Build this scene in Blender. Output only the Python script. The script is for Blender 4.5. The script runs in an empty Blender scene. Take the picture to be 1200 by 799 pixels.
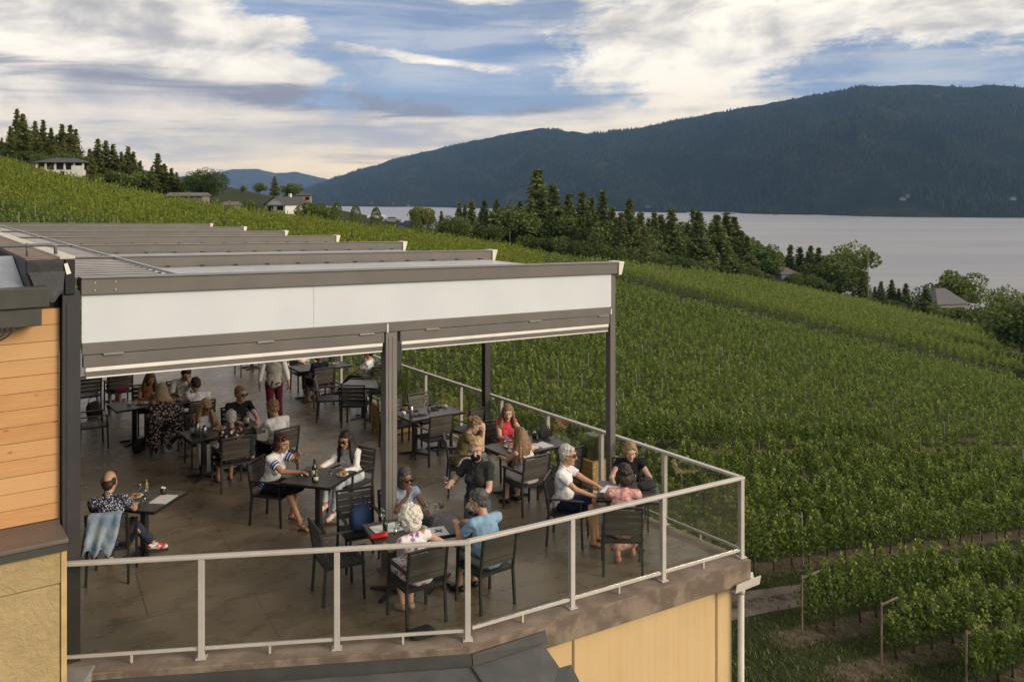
# Winery terrace above a lake, built in metres. Ground frame: +Y is the viewing direction, deck floor is z = 0.
import bpy, bmesh, math, random
import numpy as np
from mathutils import Vector, Matrix, Quaternion, noise as mnoise
R = math.radians
PI = math.pi
scene = bpy.context.scene
COL = scene.collection
CAMZ = 4.85
A2 = (0.812, 0.584)      # terrace / vine row direction
B2 = (-0.584, 0.812)     # across it
ANG = math.atan2(0.584, 0.812)

# ------------------------------------------------------------------ nodes
def nd(nt, typ, ins=None, **props):
    n = nt.nodes.new(typ)
    for k, v in props.items():
        setattr(n, k, v)
    for k, v in (ins or {}).items():
        s = n.inputs[k]
        if isinstance(v, bpy.types.NodeSocket):
            nt.links.new(v, s)
        else:
            if isinstance(v, tuple) and len(v) == 3 and s.type == 'RGBA':
                v = v + (1,)
            s.default_value = v
    return n
def ma(nt, op, a, b=None, c=None, clamp=False):
    ins = {0: a}
    if b is not None: ins[1] = b
    if c is not None: ins[2] = c
    n = nd(nt, 'ShaderNodeMath', ins, operation=op); n.use_clamp = clamp
    return n.outputs[0]
def mixc(nt, f, a, b, bt='MIX'):
    n = nd(nt, 'ShaderNodeMix', data_type='RGBA', blend_type=bt)
    for idx, v in ((0, f), (6, a), (7, b)):
        s = n.inputs[idx]
        if isinstance(v, bpy.types.NodeSocket): nt.links.new(v, s)
        else: s.default_value = (tuple(v) + (1,))[:4] if isinstance(v, (tuple, list)) else v
    return n.outputs[2]
def smooth(nt, x, a, b, lo=0.0, hi=1.0):
    n = nd(nt, 'ShaderNodeMapRange', {0: x, 1: a, 2: b, 3: lo, 4: hi}, interpolation_type='SMOOTHSTEP')
    return n.outputs[0]
def noisef(nt, vec, scale, detail=4, rough=.55, dist=0.0):
    ins = {'Scale': scale, 'Detail': detail, 'Roughness': rough, 'Distortion': dist}
    if vec is not None: ins['Vector'] = vec
    return nd(nt, 'ShaderNodeTexNoise', ins).outputs[0]
def newmat(name):
    m = bpy.data.materials.new(name); m.use_nodes = True
    nt = m.node_tree; nt.nodes.clear()
    out = nt.nodes.new('ShaderNodeOutputMaterial')
    return m, nt, out
def principled(nt, out, **ins):
    p = nd(nt, 'ShaderNodeBsdfPrincipled', {k.replace('_', ' '): v for k, v in ins.items()})
    nt.links.new(p.outputs[0], out.inputs[0]); return p
MATS = {}
def pm(name, c1, c2=None, scale=6, rough=.6, metal=0, bump=0, bscale=40, spec=.4, detail=5, stretch=None, lo=.35, hi=.65, rvar=.0, sheen=0):
    """plain procedural material: two colours mixed by noise, optional noise bump"""
    if name in MATS: return MATS[name]
    m, nt, out = newmat(name)
    tc = nd(nt, 'ShaderNodeTexCoord').outputs['Object']
    if stretch:
        tc = nd(nt, 'ShaderNodeMapping', {0: tc, 3: stretch}).outputs[0]
    if c2 is None: c2 = tuple(c * .82 for c in c1)
    f = smooth(nt, noisef(nt, tc, scale, detail), lo, hi)
    p = principled(nt, out, Base_Color=mixc(nt, f, c1, c2), Roughness=rough, Metallic=metal)
    p.inputs['Specular IOR Level'].default_value = spec
    if sheen: p.inputs['Sheen Weight'].default_value = sheen
    if rvar:
        nt.links.new(ma(nt, 'MULTIPLY_ADD', noisef(nt, tc, scale * 3, 3), rvar, rough - rvar / 2), p.inputs['Roughness'])
    if bump:
        b = nd(nt, 'ShaderNodeBump', {'Height': noisef(nt, tc, bscale, 4), 'Strength': bump, 'Distance': .01})
        nt.links.new(b.outputs[0], p.inputs['Normal'])
    MATS[name] = m
    return m

# ------------------------------------------------------------------ mesh collector
class MB:
    def __init__(self): self.v = []; self.f = []; self.m = []; self.M = None
    def add(self, vs, fs, mi=0):
        o = len(self.v)
        if self.M is not None: vs = [tuple(self.M @ Vector(p)) for p in vs]
        self.v.extend([tuple(p) for p in vs]); self.f.extend([tuple(i + o for i in f) for f in fs]); self.m.extend([mi] * len(fs))
        return self
    def box(self, x0, y0, z0, x1, y1, z1, mi=0):
        vs = [(x0,y0,z0),(x1,y0,z0),(x1,y1,z0),(x0,y1,z0),(x0,y0,z1),(x1,y0,z1),(x1,y1,z1),(x0,y1,z1)]
        return self.add(vs, [(0,3,2,1),(4,5,6,7),(0,1,5,4),(1,2,6,5),(2,3,7,6),(3,0,4,7)], mi)
    def bar(self, p0, p1, w, h, mi=0, up=(0,0,1), ext=0):
        """rectangular bar from p0 to p1, width w sideways, h along up"""
        p0 = Vector(p0); p1 = Vector(p1); d = (p1 - p0)
        if d.length < 1e-6: return self
        d.normalize(); p0 = p0 - d * ext; p1 = p1 + d * ext
        u = Vector(up); s = d.cross(u)
        if s.length < 1e-4: s = d.cross(Vector((1,0,0)))
        s.normalize(); u = s.cross(d).normalized()
        s *= w / 2; u *= h / 2
        vs = [p0 - s - u, p0 + s - u, p0 + s + u, p0 - s + u, p1 - s - u, p1 + s - u, p1 + s + u, p1 - s + u]
        return self.add(vs, [(0,3,2,1),(4,5,6,7),(0,1,5,4),(1,2,6,5),(2,3,7,6),(3,0,4,7)][:] , mi)
    def cone(self, p0, p1, r0, r1, n=10, caps=True, mi=0):
        p0 = Vector(p0); p1 = Vector(p1); d = p1 - p0
        if d.length < 1e-6: return self
        d.normalize(); a = d.orthogonal().normalized(); b = d.cross(a)
        vs = []
        for p, r in ((p0, r0), (p1, r1)):
            for i in range(n):
                t = 2 * PI * i / n
                vs.append(p + a * (r * math.cos(t)) + b * (r * math.sin(t)))
        fs = [(i, (i + 1) % n, n + (i + 1) % n, n + i) for i in range(n)]
        if caps: fs += [tuple(range(n - 1, -1, -1)), tuple(range(n, 2 * n))]
        return self.add(vs, fs, mi)
    def tube(self, pts, r, n=8, mi=0, caps=True):
        pts = [Vector(p) for p in pts]; rs = r if isinstance(r, (list, tuple)) else [r] * len(pts)
        vs = []; a = None
        for i, p in enumerate(pts):
            d = (pts[min(i + 1, len(pts) - 1)] - pts[max(i - 1, 0)])
            d = d.normalized() if d.length > 1e-9 else Vector((0,0,1))
            if a is None: a = d.orthogonal().normalized()
            a = (a - d * a.dot(d)); a = a.normalized() if a.length > 1e-6 else d.orthogonal().normalized()
            b = d.cross(a)
            for k in range(n):
                t = 2 * PI * k / n
                vs.append(p + a * (rs[i] * math.cos(t)) + b * (rs[i] * math.sin(t)))
        fs = []
        for i in range(len(pts) - 1):
            for k in range(n):
                fs.append((i * n + k, i * n + (k + 1) % n, (i + 1) * n + (k + 1) % n, (i + 1) * n + k))
        if caps: fs += [tuple(range(n - 1, -1, -1)), tuple(range((len(pts) - 1) * n, len(pts) * n))]
        return self.add(vs, fs, mi)
    def ell(self, c, r, rot=None, seg=14, rings=10, mi=0):
        c = Vector(c); r = (r, r, r) if isinstance(r, (int, float)) else r
        vs = []
        for j in range(1, rings):
            ph = PI * j / rings
            for i in range(seg):
                t = 2 * PI * i / seg
                p = Vector((r[0] * math.sin(ph) * math.cos(t), r[1] * math.sin(ph) * math.sin(t), r[2] * math.cos(ph)))
                vs.append(p)
        vs += [Vector((0, 0, r[2])), Vector((0, 0, -r[2]))]
        if rot is not None: vs = [rot @ p for p in vs]
        vs = [c + p for p in vs]
        fs = []
        for j in range(rings - 2):
            for i in range(seg):
                fs.append((j * seg + i, (j + 1) * seg + i, (j + 1) * seg + (i + 1) % seg, j * seg + (i + 1) % seg))
        N = seg * (rings - 1)
        for i in range(seg):
            fs.append((N, i, (i + 1) % seg)); fs.append((N + 1, (rings - 2) * seg + (i + 1) % seg, (rings - 2) * seg + i))
        return self.add(vs, fs, mi)
    def cap(self, p0, p1, r0, r1, n=10, mi=0):
        """tapered limb with round ends"""
        self.cone(p0, p1, r0, r1, n, True, mi)
        self.ell(p0, r0, seg=n, rings=6, mi=mi); self.ell(p1, r1, seg=n, rings=6, mi=mi); return self
    def lathe(self, prof, c=(0,0,0), n=16, mi=0):
        vs = []; fs = []
        for r, z in prof:
            for i in range(n):
                t = 2 * PI * i / n
                vs.append((c[0] + r * math.cos(t), c[1] + r * math.sin(t), c[2] + z))
        for j in range(len(prof) - 1):
            for i in range(n):
                fs.append((j * n + i, j * n + (i + 1) % n, (j + 1) * n + (i + 1) % n, (j + 1) * n + i))
        if prof[0][0] > 1e-5: fs.append(tuple(range(n - 1, -1, -1)))
        if prof[-1][0] > 1e-5: fs.append(tuple(range((len(prof) - 1) * n, len(prof) * n)))
        return self.add(vs, fs, mi)
    def prism(self, poly, z0, z1, mi=0):
        n = len(poly)
        vs = [(p[0], p[1], z0) for p in poly] + [(p[0], p[1], z1) for p in poly]
        return self.add(vs, [tuple(range(n - 1, -1, -1)), tuple(range(n, 2 * n))] + [(i, (i + 1) % n, n + (i + 1) % n, n + i) for i in range(n)], mi)
    def mesh(self, name, smooth=False):
        me = bpy.data.meshes.new(name); me.from_pydata(self.v, [], self.f)
        if any(self.m): me.polygons.foreach_set('material_index', self.m)
        if smooth: me.polygons.foreach_set('use_smooth', [True] * len(self.f))
        me.update(); return me
    def build(self, name, mat, parent=None, smooth=False, bevel=0, loc=None, rz=0):
        me = self.mesh(name, smooth)
        for m in (mat if isinstance(mat, (list, tuple)) else [mat]): me.materials.append(m)
        return link(name, me, parent, bevel, loc, rz)
def link(name, me, parent=None, bevel=0, loc=None, rz=0):
    o = bpy.data.objects.new(name, me); COL.objects.link(o)
    if parent is not None: o.parent = parent
    if loc is not None: o.location = loc
    if rz: o.rotation_euler = (0, 0, rz)
    if bevel:
        b = o.modifiers.new('bevel', 'BEVEL'); b.width = bevel; b.segments = 2; b.limit_method = 'ANGLE'; b.angle_limit = R(40)
    return o
def tag(o, label=None, cat=None, group=None, kind=None):
    if label: o['label'] = label
    if cat: o['category'] = cat
    if group: o['group'] = group
    if kind: o['kind'] = kind
    return o
def empty(name, loc=(0,0,0), rz=0, label=None, cat=None, group=None):
    o = bpy.data.objects.new(name, None); COL.objects.link(o); o.empty_display_size = .2
    o.location = loc; o.rotation_euler = (0, 0, rz)
    return tag(o, label, cat, group)
def copy_tree(o, parent=None):
    c = o.copy(); COL.objects.link(c)
    if parent is not None: c.parent = parent
    for ch in list(o.children): copy_tree(ch, c)
    return c
def np_mesh(name, V, F):
    """quads from numpy arrays, flat arrays set in bulk"""
    me = bpy.data.meshes.new(name)
    nv, nf, k = len(V), len(F), F.shape[1]
    me.vertices.add(nv); me.vertices.foreach_set('co', np.asarray(V, np.float32).ravel())
    me.loops.add(nf * k); me.loops.foreach_set('vertex_index', np.asarray(F, np.int32).ravel())
    me.polygons.add(nf); me.polygons.foreach_set('loop_start', np.arange(0, nf * k, k, dtype=np.int32))
    me.update(calc_edges=True); me.validate()
    return me
# ------------------------------------------------------------------ camera, light, sky
cam_d = bpy.data.cameras.new('camera'); cam = bpy.data.objects.new('camera', cam_d); COL.objects.link(cam)
cam.location = (0, 0, CAMZ); cam.rotation_euler = (R(90), 0, 0)
cam_d.sensor_width = 36; cam_d.lens = 30.87; cam_d.shift_y = -0.1446; cam_d.clip_start = .1; cam_d.clip_end = 40000
scene.camera = cam
SUN_EL, SUN_AZ = 21, 114          # azimuth measured clockwise from +Y
sd = bpy.data.lights.new('sun', 'SUN'); sd.energy = 1.85; sd.angle = R(24); sd.color = (1, .83, .60)
sun = bpy.data.objects.new('sun', sd); COL.objects.link(sun)
sdir = Vector((math.sin(R(SUN_AZ)) * math.cos(R(SUN_EL)), math.cos(R(SUN_AZ)) * math.cos(R(SUN_EL)), math.sin(R(SUN_EL))))
sun.rotation_euler = sdir.to_track_quat('Z', 'Y').to_euler(); sun.location = sdir * 60
vs_ = scene.view_settings
vs_.view_transform = 'Standard'; vs_.look = 'None'; vs_.gamma = 1; vs_.exposure = 0.85; vs_.use_curve_mapping = False
scene.cycles.use_denoising = True; scene.cycles.max_bounces = 8; scene.cycles.transparent_max_bounces = 16
scene.cycles.volume_bounces = 1; scene.cycles.caustics_reflective = False; scene.cycles.caustics_refractive = False
scene.cycles.sample_clamp_indirect = 6

world = bpy.data.worlds.new('World'); scene.world = world; world.use_nodes = True
nt = world.node_tree; nt.nodes.clear()
wout = nt.nodes.new('ShaderNodeOutputWorld')
sky = nd(nt, 'ShaderNodeTexSky', sky_type='NISHITA', sun_disc=False, sun_elevation=R(SUN_EL), sun_rotation=R(SUN_AZ), air_density=1.0, dust_density=.1, ozone_density=5.0, altitude=2600)
dirv = nd(nt, 'ShaderNodeTexCoord').outputs['Generated']
sx = nd(nt, 'ShaderNodeSeparateXYZ', {0: dirv})
X_, Y_, Z_ = sx.outputs
az = ma(nt, 'ARCTAN2', X_, Y_); el = ma(nt, 'ARCSINE', Z_)
azd = ma(nt, 'MULTIPLY', az, 180 / PI); eld = ma(nt, 'MULTIPLY', el, 180 / PI)
def gauss(a0, e0, sa, se, tilt=0.0):
    da = ma(nt, 'SUBTRACT', azd, a0)
    de = ma(nt, 'SUBTRACT', ma(nt, 'SUBTRACT', eld, e0), ma(nt, 'MULTIPLY', da, tilt))
    q = ma(nt, 'ADD', ma(nt, 'POWER', ma(nt, 'ABSOLUTE', ma(nt, 'DIVIDE', da, sa)), 2), ma(nt, 'POWER', ma(nt, 'ABSOLUTE', ma(nt, 'DIVIDE', de, se)), 2))
    return ma(nt, 'EXPONENT', ma(nt, 'MULTIPLY', q, -1))
def addsum(terms):
    s = None
    for amp, g in terms:
        t = ma(nt, 'MULTIPLY', g, amp); s = t if s is None else ma(nt, 'ADD', s, t)
    return s
zz = ma(nt, 'ADD', ma(nt, 'MAXIMUM', Z_, 0.0), .10)
plane = nd(nt, 'ShaderNodeCombineXYZ', {0: ma(nt, 'DIVIDE', X_, zz), 1: ma(nt, 'DIVIDE', Y_, zz), 2: 0.0}).outputs[0]
strk = nd(nt, 'ShaderNodeCombineXYZ', {0: ma(nt, 'MULTIPLY', azd, .060), 1: ma(nt, 'MULTIPLY', ma(nt, 'SUBTRACT', eld, ma(nt, 'MULTIPLY', azd, .012)), .62), 2: 3.3}).outputs[0]
puff = nd(nt, 'ShaderNodeCombineXYZ', {0: ma(nt, 'MULTIPLY', azd, .16), 1: ma(nt, 'MULTIPLY', ma(nt, 'SUBTRACT', eld, ma(nt, 'MULTIPLY', azd, .08)), .34), 2: 7.1}).outputs[0]
n_pl = noisef(nt, plane, .55, 7, .6, .5)
n_st = noisef(nt, strk, 1.3, 9, .64, .45)
n_pf = noisef(nt, puff, 1.15, 11, .68, .22)
nn = ma(nt, 'ADD', ma(nt, 'MULTIPLY', n_pf, .62), ma(nt, 'ADD', ma(nt, 'MULTIPLY', n_st, .28), ma(nt, 'MULTIPLY', n_pl, .10)))
bias = addsum([(.30, gauss(-23, 8.3, 8.5, 4.2)), (.22, gauss(-26, 12, 8, 2.5)), (.34, gauss(0, 1.5, 60, 3.9)),
               (.30, gauss(11, 9.5, 9, 3.8, .05)), (.20, gauss(27, 10.8, 9, 2.0, .05)), (-.24, gauss(-4, 9.3, 7.5, 2.6)), (-.20, gauss(-12, 11.6, 6, 1.6)),
               (.26, gauss(-14.0, 10.6, 1.8, .9)), (.24, gauss(-15, 7.6, 3.0, .7)), (.30, gauss(-5.5, 8.6, 5.0, .45, -.14)), (-.16, gauss(23, 8, 5, 2.2)), (-.10, gauss(2, 6.0, 8, 1.2)), (.14, gauss(-3, 12.6, 4, .7)),
               (.16, gauss(0, 30, 400, 14))])
dens = smooth(nt, ma(nt, 'ADD', nn, bias), .50, .68)
greyw = addsum([(1.0, gauss(-13, 6.0, 15, .95)), (.75, gauss(-25, 7.1, 7, .6)), (.55, gauss(-14, 3.9, 13, .7)), (.55, gauss(2, 5.6, 9, .7, .05)), (.35, gauss(-10, 2.4, 14, .45))])
grey = smooth(nt, ma(nt, 'ADD', greyw, ma(nt, 'MULTIPLY', ma(nt, 'SUBTRACT', n_st, .5), 2.6)), .22, .95)
ew = smooth(nt, eld, 4.0, 8.0)
n_sh = noisef(nt, puff, .95, 7, .56, .3)
detail = smooth(nt, ma(nt, 'ADD', ma(nt, 'MULTIPLY', n_sh, ma(nt, 'MULTIPLY_ADD', ew, .45, .35)), ma(nt, 'MULTIPLY', n_st, ma(nt, 'MULTIPLY_ADD', ew, -.45, .65))), .33, .60)
warm = mixc(nt, smooth(nt, eld, 0.5, 9.0), (1.0, .77, .45), (1.0, .91, .76))
lit = mixc(nt, detail, (.42, .395, .38), warm)
ccol = mixc(nt, grey, lit, (.235, .228, .255))
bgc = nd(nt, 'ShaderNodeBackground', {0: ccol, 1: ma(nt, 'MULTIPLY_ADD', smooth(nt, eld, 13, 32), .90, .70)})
hsv = nd(nt, 'ShaderNodeHueSaturation', {'Saturation': .80, 'Value': .95, 'Color': sky.outputs[0]})
bgs = nd(nt, 'ShaderNodeBackground', {0: hsv.outputs[0], 1: .06})
dens = ma(nt, 'MAXIMUM', dens, smooth(nt, n_st, .34, .75, .04, .42))
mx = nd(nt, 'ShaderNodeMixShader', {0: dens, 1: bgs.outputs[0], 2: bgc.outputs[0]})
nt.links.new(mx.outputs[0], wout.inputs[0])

# ------------------------------------------------------------------ land
def sstep(x, a, b):
    t = np.clip((x - a) / (b - a), 0, 1); return t * t * (3 - 2 * t)
def gh(x, y):
    """ground height: an even hillside falling to the lake on the +X side, rolling over beyond the vines"""
    x = np.asarray(x, float); y = np.asarray(y, float)
    p = -7.95 - .2 * x
    p = np.where(p > 30, 30 + (p - 30) * .25, p)
    ys = 215 + 55 * sstep(x, -10, 70)
    p = p - .06 * np.maximum(0, y - ys) - .16 * np.maximum(0, y - 520)
    p = p + (.30 * np.sin(x * .06 + 1.3) * np.sin(y * .05 + .4) + .22 * np.sin(x * .021 - y * .033)) * sstep(y, 45, 90)
    p = p + 1.5 * sstep(y - (136 + (x - 37) * -.42), 1, 7.5) * sstep(x, 8, 24)      # bank below the upper block
    return np.maximum(p, -75.0)
def spaced(a, b, n, c, k):
    t = np.linspace(-1, 1, n); s = np.sinh(k * t) / np.sinh(k)
    return np.where(s < 0, c + s * (c - a), c + s * (b - c))
gx = spaced(-5400, 4900, 190, 10, 5.2); gy = spaced(-350, 11800, 190, 60, 5.2)
GX, GY = np.meshgrid(gx, gy); GZ = gh(GX, GY)
V = np.stack([GX.ravel(), GY.ravel(), GZ.ravel()], 1)
nx = len(gx); idx = np.arange(len(gy) * nx).reshape(len(gy), nx)
F = np.stack([idx[:-1, :-1].ravel(), idx[:-1, 1:].ravel(), idx[1:, 1:].ravel(), idx[1:, :-1].ravel()], 1)
me = np_mesh('ground', V, F); me.polygons.foreach_set('use_smooth', [True] * len(F))
m, nt, out = newmat('ground_grass_and_soil')
pos = nd(nt, 'ShaderNodeNewGeometry').outputs['Position']
sp = nd(nt, 'ShaderNodeSeparateXYZ', {0: pos}).outputs
vv = ma(nt, 'ADD', ma(nt, 'MULTIPLY', sp[0], B2[0]), ma(nt, 'MULTIPLY', sp[1], B2[1]))
uu = ma(nt, 'ADD', ma(nt, 'MULTIPLY', sp[0], A2[0]), ma(nt, 'MULTIPLY', sp[1], A2[1]))
wob = ma(nt, 'MULTIPLY', ma(nt, 'SUBTRACT', noisef(nt, pos, .7, 4), .5), .9)
ph = ma(nt, 'FRACT', ma(nt, 'DIVIDE', ma(nt, 'SUBTRACT', ma(nt, 'ADD', vv, wob), 18.2 - 1.05 - .15), 2.1))
dist = ma(nt, 'MULTIPLY', ma(nt, 'ABSOLUTE', ma(nt, 'SUBTRACT', ph, .5)), 2.1)
strip = smooth(nt, dist, .62, .36)
inrows = ma(nt, 'MULTIPLY', smooth(nt, uu, 23.0, 24.2), smooth(nt, vv, 19.3, 19.0))
inrows = ma(nt, 'MAXIMUM', inrows, smooth(nt, vv, 20.9, 21.2))
g1 = mixc(nt, smooth(nt, noisef(nt, pos, .35, 6, .65), .35, .7), (.028, .038, .014), (.055, .062, .022))
g1 = mixc(nt, smooth(nt, noisef(nt, pos, 5, 5, .7), .3, .75), g1, (.018, .024, .010))
soil = mixc(nt, smooth(nt, noisef(nt, pos, 3.2, 6, .7), .35, .7), (.075, .056, .042), (.150, .115, .085))
soil = mixc(nt, smooth(nt, noisef(nt, pos, 1.1, 6, .75), .46, .66), soil, (.045, .05, .02))
soil = mixc(nt, smooth(nt, sp[1], 105, 130), soil, (.04, .055, .018))
soil = mixc(nt, smooth(nt, noisef(nt, pos, 14, 4, .8), .60, .68), soil, (.24, .17, .10))
ylim = ma(nt, 'MULTIPLY_ADD', smooth(nt, sp[0], -10, 70), 75, 150)
inrows = ma(nt, 'MULTIPLY', inrows, smooth(nt, ma(nt, 'SUBTRACT', sp[1], ylim), 4, -4))
colr = mixc(nt, ma(nt, 'MULTIPLY', strip, inrows), g1, soil)
p = principled(nt, out, Base_Color=colr, Roughness=.95)
p.inputs['Specular IOR Level'].default_value = .1
bmp = nd(nt, 'ShaderNodeBump', {'Height': noisef(nt, pos, 9, 6, .7), 'Strength': .9, 'Distance': .12})
nt.links.new(bmp.outputs[0], p.inputs['Normal'])
me.materials.append(m)
tag(link('ground', me), kind='structure')

# dirt track between the two vine blocks
us = np.linspace(8, 130, 160); cols = [-.95, -.62, -.45, -.2, .2, .45, .62, .95]
V = []; rng = np.random.default_rng(4)
for u in us:
    for c in cols:
        v = 20.25 + c + .06 * math.sin(u * .8)
        x = u * A2[0] + v * B2[0]; y = u * A2[1] + v * B2[1]
        V.append((x, y, float(gh(x, y)) + .03 + (-.02 if .3 < abs(c) < .65 else .0) + (.0 if abs(c) < .9 else -.06)))
nc = len(cols); idx = np.arange(len(us) * nc).reshape(len(us), nc)
F = np.stack([idx[:-1, :-1].ravel(), idx[:-1, 1:].ravel(), idx[1:, 1:].ravel(), idx[1:, :-1].ravel()], 1)
me = np_mesh('dirt_track', np.array(V), F)
m, nt, out = newmat('track_dirt')
pos = nd(nt, 'ShaderNodeNewGeometry').outputs['Position']; sp = nd(nt, 'ShaderNodeSeparateXYZ', {0: pos}).outputs
cv = ma(nt, 'SUBTRACT', ma(nt, 'ADD', ma(nt, 'MULTIPLY', sp[0], B2[0]), ma(nt, 'MULTIPLY', sp[1], B2[1])), 20.25)
cv = ma(nt, 'ADD', cv, ma(nt, 'MULTIPLY', ma(nt, 'SUBTRACT', noisef(nt, pos, .9, 5, .7), .5), .7))
c = mixc(nt, smooth(nt, noisef(nt, pos, 2.2, 7, .75), .32, .68), (.115, .096, .080), (.20, .165, .135))
c = mixc(nt, smooth(nt, noisef(nt, pos, 16, 4, .8), .58, .68), c, (.22, .19, .16))
edge = ma(nt, 'MAXIMUM', smooth(nt, ma(nt, 'ABSOLUTE', cv), .62, .85), ma(nt, 'MULTIPLY', smooth(nt, ma(nt, 'ABSOLUTE', cv), .26, .10), smooth(nt, noisef(nt, pos, 1.4, 5, .7), .42, .58)))
c = mixc(nt, edge, c, mixc(nt, noisef(nt, pos, 6, 4, .8), (.024, .032, .012), (.07, .065, .03)))
p = principled(nt, out, Base_Color=c, Roughness=.95); p.inputs['Specular IOR Level'].default_value = .1
bmp = nd(nt, 'ShaderNodeBump', {'Height': noisef(nt, pos, 10, 6, .75), 'Strength': .9, 'Distance': .08}); nt.links.new(bmp.outputs[0], p.inputs['Normal'])
me.materials.append(m)
tag(link('dirt_track', me), kind='structure')

# lake
m, nt, out = newmat('lake_water')
pos = nd(nt, 'ShaderNodeNewGeometry').outputs['Position']
mp = nd(nt, 'ShaderNodeMapping', {0: pos, 3: (.0022, .010, 1)}).outputs[0]
wv = noisef(nt, nd(nt, 'ShaderNodeMapping', {0: pos, 3: (.08, .25, 1)}).outputs[0], 1.0, 6, .65)
big = smooth(nt, noisef(nt, mp, 1.0, 4), .4, .65)
p = principled(nt, out, Base_Color=mixc(nt, smooth(nt, noisef(nt, nd(nt, 'ShaderNodeMapping', {0: pos, 3: (.0011, .0075, 1)}).outputs[0], 1.0, 6, .6), .42, .62), (.228, .225, .228), (.185, .19, .208)), Roughness=ma(nt, 'MULTIPLY_ADD', big, .10, .36), IOR=1.33)
p.inputs['Specular IOR Level'].default_value = .62
bmp = nd(nt, 'ShaderNodeBump', {'Height': wv, 'Strength': .10, 'Distance': 1.0})
nt.links.new(bmp.outputs[0], p.inputs['Normal'])
me = np_mesh('lake', np.array([(-5300, 180, -60), (4800, 180, -60), (4800, 11500, -60), (-5300, 11500, -60)]), np.array([[0, 1, 2, 3]]))
me.materials.append(m); tag(link('lake', me), kind='structure')

# mountains across the lake: real ridges with depth, gullies and a forest of small conifers
def forest_mat(name, c1, c2, c3):
    m, nt, out = newmat(name)
    pos = nd(nt, 'ShaderNodeNewGeometry').outputs['Position']
    a = smooth(nt, noisef(nt, pos, .004, 8, .7), .35, .68)
    b = smooth(nt, noisef(nt, pos, .0026, 7, .75), .50, .68)
    c = smooth(nt, noisef(nt, pos, .035, 5, .7), .35, .7)
    col = mixc(nt, ma(nt, 'MULTIPLY', b, .7), mixc(nt, c, mixc(nt, a, c1, c2), c1), c3)
    p = principled(nt, out, Base_Color=col, Roughness=1.0); p.inputs['Specular IOR Level'].default_value = 0
    bmp = nd(nt, 'ShaderNodeBump', {'Height': noisef(nt, pos, .05, 6, .8), 'Strength': 1.0, 'Distance': 14.0})
    nt.links.new(bmp.outputs[0], p.inputs['Normal'])
    return m
def ridge(name, prof, shore, depth, mat, seed, ncol=260, nrow=44, amp=1.0, back=900):
    """prof: (bearing x/y, rise angle tangent of the skyline); shore(b): distance of its foot"""
    pb = [q[0] for q in prof]; pt = [q[1] for q in prof]
    bs = np.linspace(pb[0], pb[-1], ncol); V = np.zeros((nrow, ncol, 3))
    for j in range(nrow):
        t = j / (nrow - 7)
        for i, b in enumerate(bs):
            y0 = shore(b); yr = y0 + depth
            top = CAMZ + np.interp(b, pb, pt) * yr
            if t <= 1:
                y = y0 + depth * t; z = -66 + (top + 66) * (t ** .82)
                w = t ** .5 * (1 - t) ** .7
            else:
                y = yr + back * (t - 1) / (6 / (nrow - 7)); z = top - (top + 66) * ((t - 1) / (6 / (nrow - 7))) ; w = 0
            x = b * y
            n1 = mnoise.fractal(Vector((x * .0013 + seed, y * .0008, 0)), 1.0, 2.0, 6)
            n2 = abs(mnoise.fractal(Vector((x * .0023 + y * .0006 + seed, y * .0009 + 5, 1)), 1.0, 2.0, 5))
            z += amp * w * (n1 * .20 - n2 * .62 + .06) * (top + 66)
            z += (mnoise.fractal(Vector((x * .012 + seed, y * .012, 2)), 1.0, 2.0, 4)) * 9 * amp * min(1, t * 3)
            V[j, i] = (x, y, z)
    idx = np.arange(nrow * ncol).reshape(nrow, ncol)
    F = np.stack([idx[:-1, :-1].ravel(), idx[:-1, 1:].ravel(), idx[1:, 1:].ravel(), idx[1:, :-1].ravel()], 1)
    me = np_mesh(name, V.reshape(-1, 3), F); me.polygons.foreach_set('use_smooth', [True] * len(F))
    me.materials.append(mat); o = tag(link(name, me), kind='structure')
    return V
def px(p, y): return ((p - 600) / 1029, (226 - y) / 1029)
PROF = [(-.262, -.004), (-.233, .0058), (-.175, .0262), (-.117, .0428), (-.039, .0602), (.0194, .0719), (.039, .0729), (.087, .0671), (.136, .0719), (.194, .0836), (.262, .0962), (.340, .1098), (.398, .1205), (.466, .1237), (.515, .1195), (.544, .1224), (.583, .1195), (.65, .110), (.74, .118), (.85, .10)]
def shore1(b): return float(np.interp(b, [-.262, -.107, 0.05, .25, .44, .583, .85], [4300, 3900, 3250, 2600, 2330, 2250, 2200]))
MV = ridge('mountain', PROF, shore1, 2300, forest_mat('mountain_forest_floor', (.010, .018, .010), (.024, .034, .014), (.075, .066, .038)), 3.1)
ridge('far_hills', [(-.45, .012), (-.40, .017), (-.345, .0205), (-.32, .0265), (-.29, .0272), (-.27, .0222), (-.245, .0238), (-.22, .0175), (-.19, .012), (-.12, .010), (-.05, .004)], lambda b: 8200.0, 1800, forest_mat('far_hill_cover', (.03, .04, .03), (.05, .055, .04), (.09, .08, .06)), 9.4, ncol=150, nrow=26, amp=.7)
def mountain_z(b, y):
    i = int(np.clip((b - PROF[0][0]) / (PROF[-1][0] - PROF[0][0]) * (MV.shape[1] - 1), 0, MV.shape[1] - 1))
    return float(np.interp(y, MV[:-7, i, 1], MV[:-7, i, 2]))
rng = np.random.default_rng(11)
nrow, ncol = MV.shape[:2]; N = 60000
tj = rng.random(N) ** 1.0 * (nrow - 7.2); ti = rng.random(N) * (ncol - 1.01)
j0 = tj.astype(int); i0 = ti.astype(int); fj = (tj - j0)[:, None]; fi = (ti - i0)[:, None]
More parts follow.
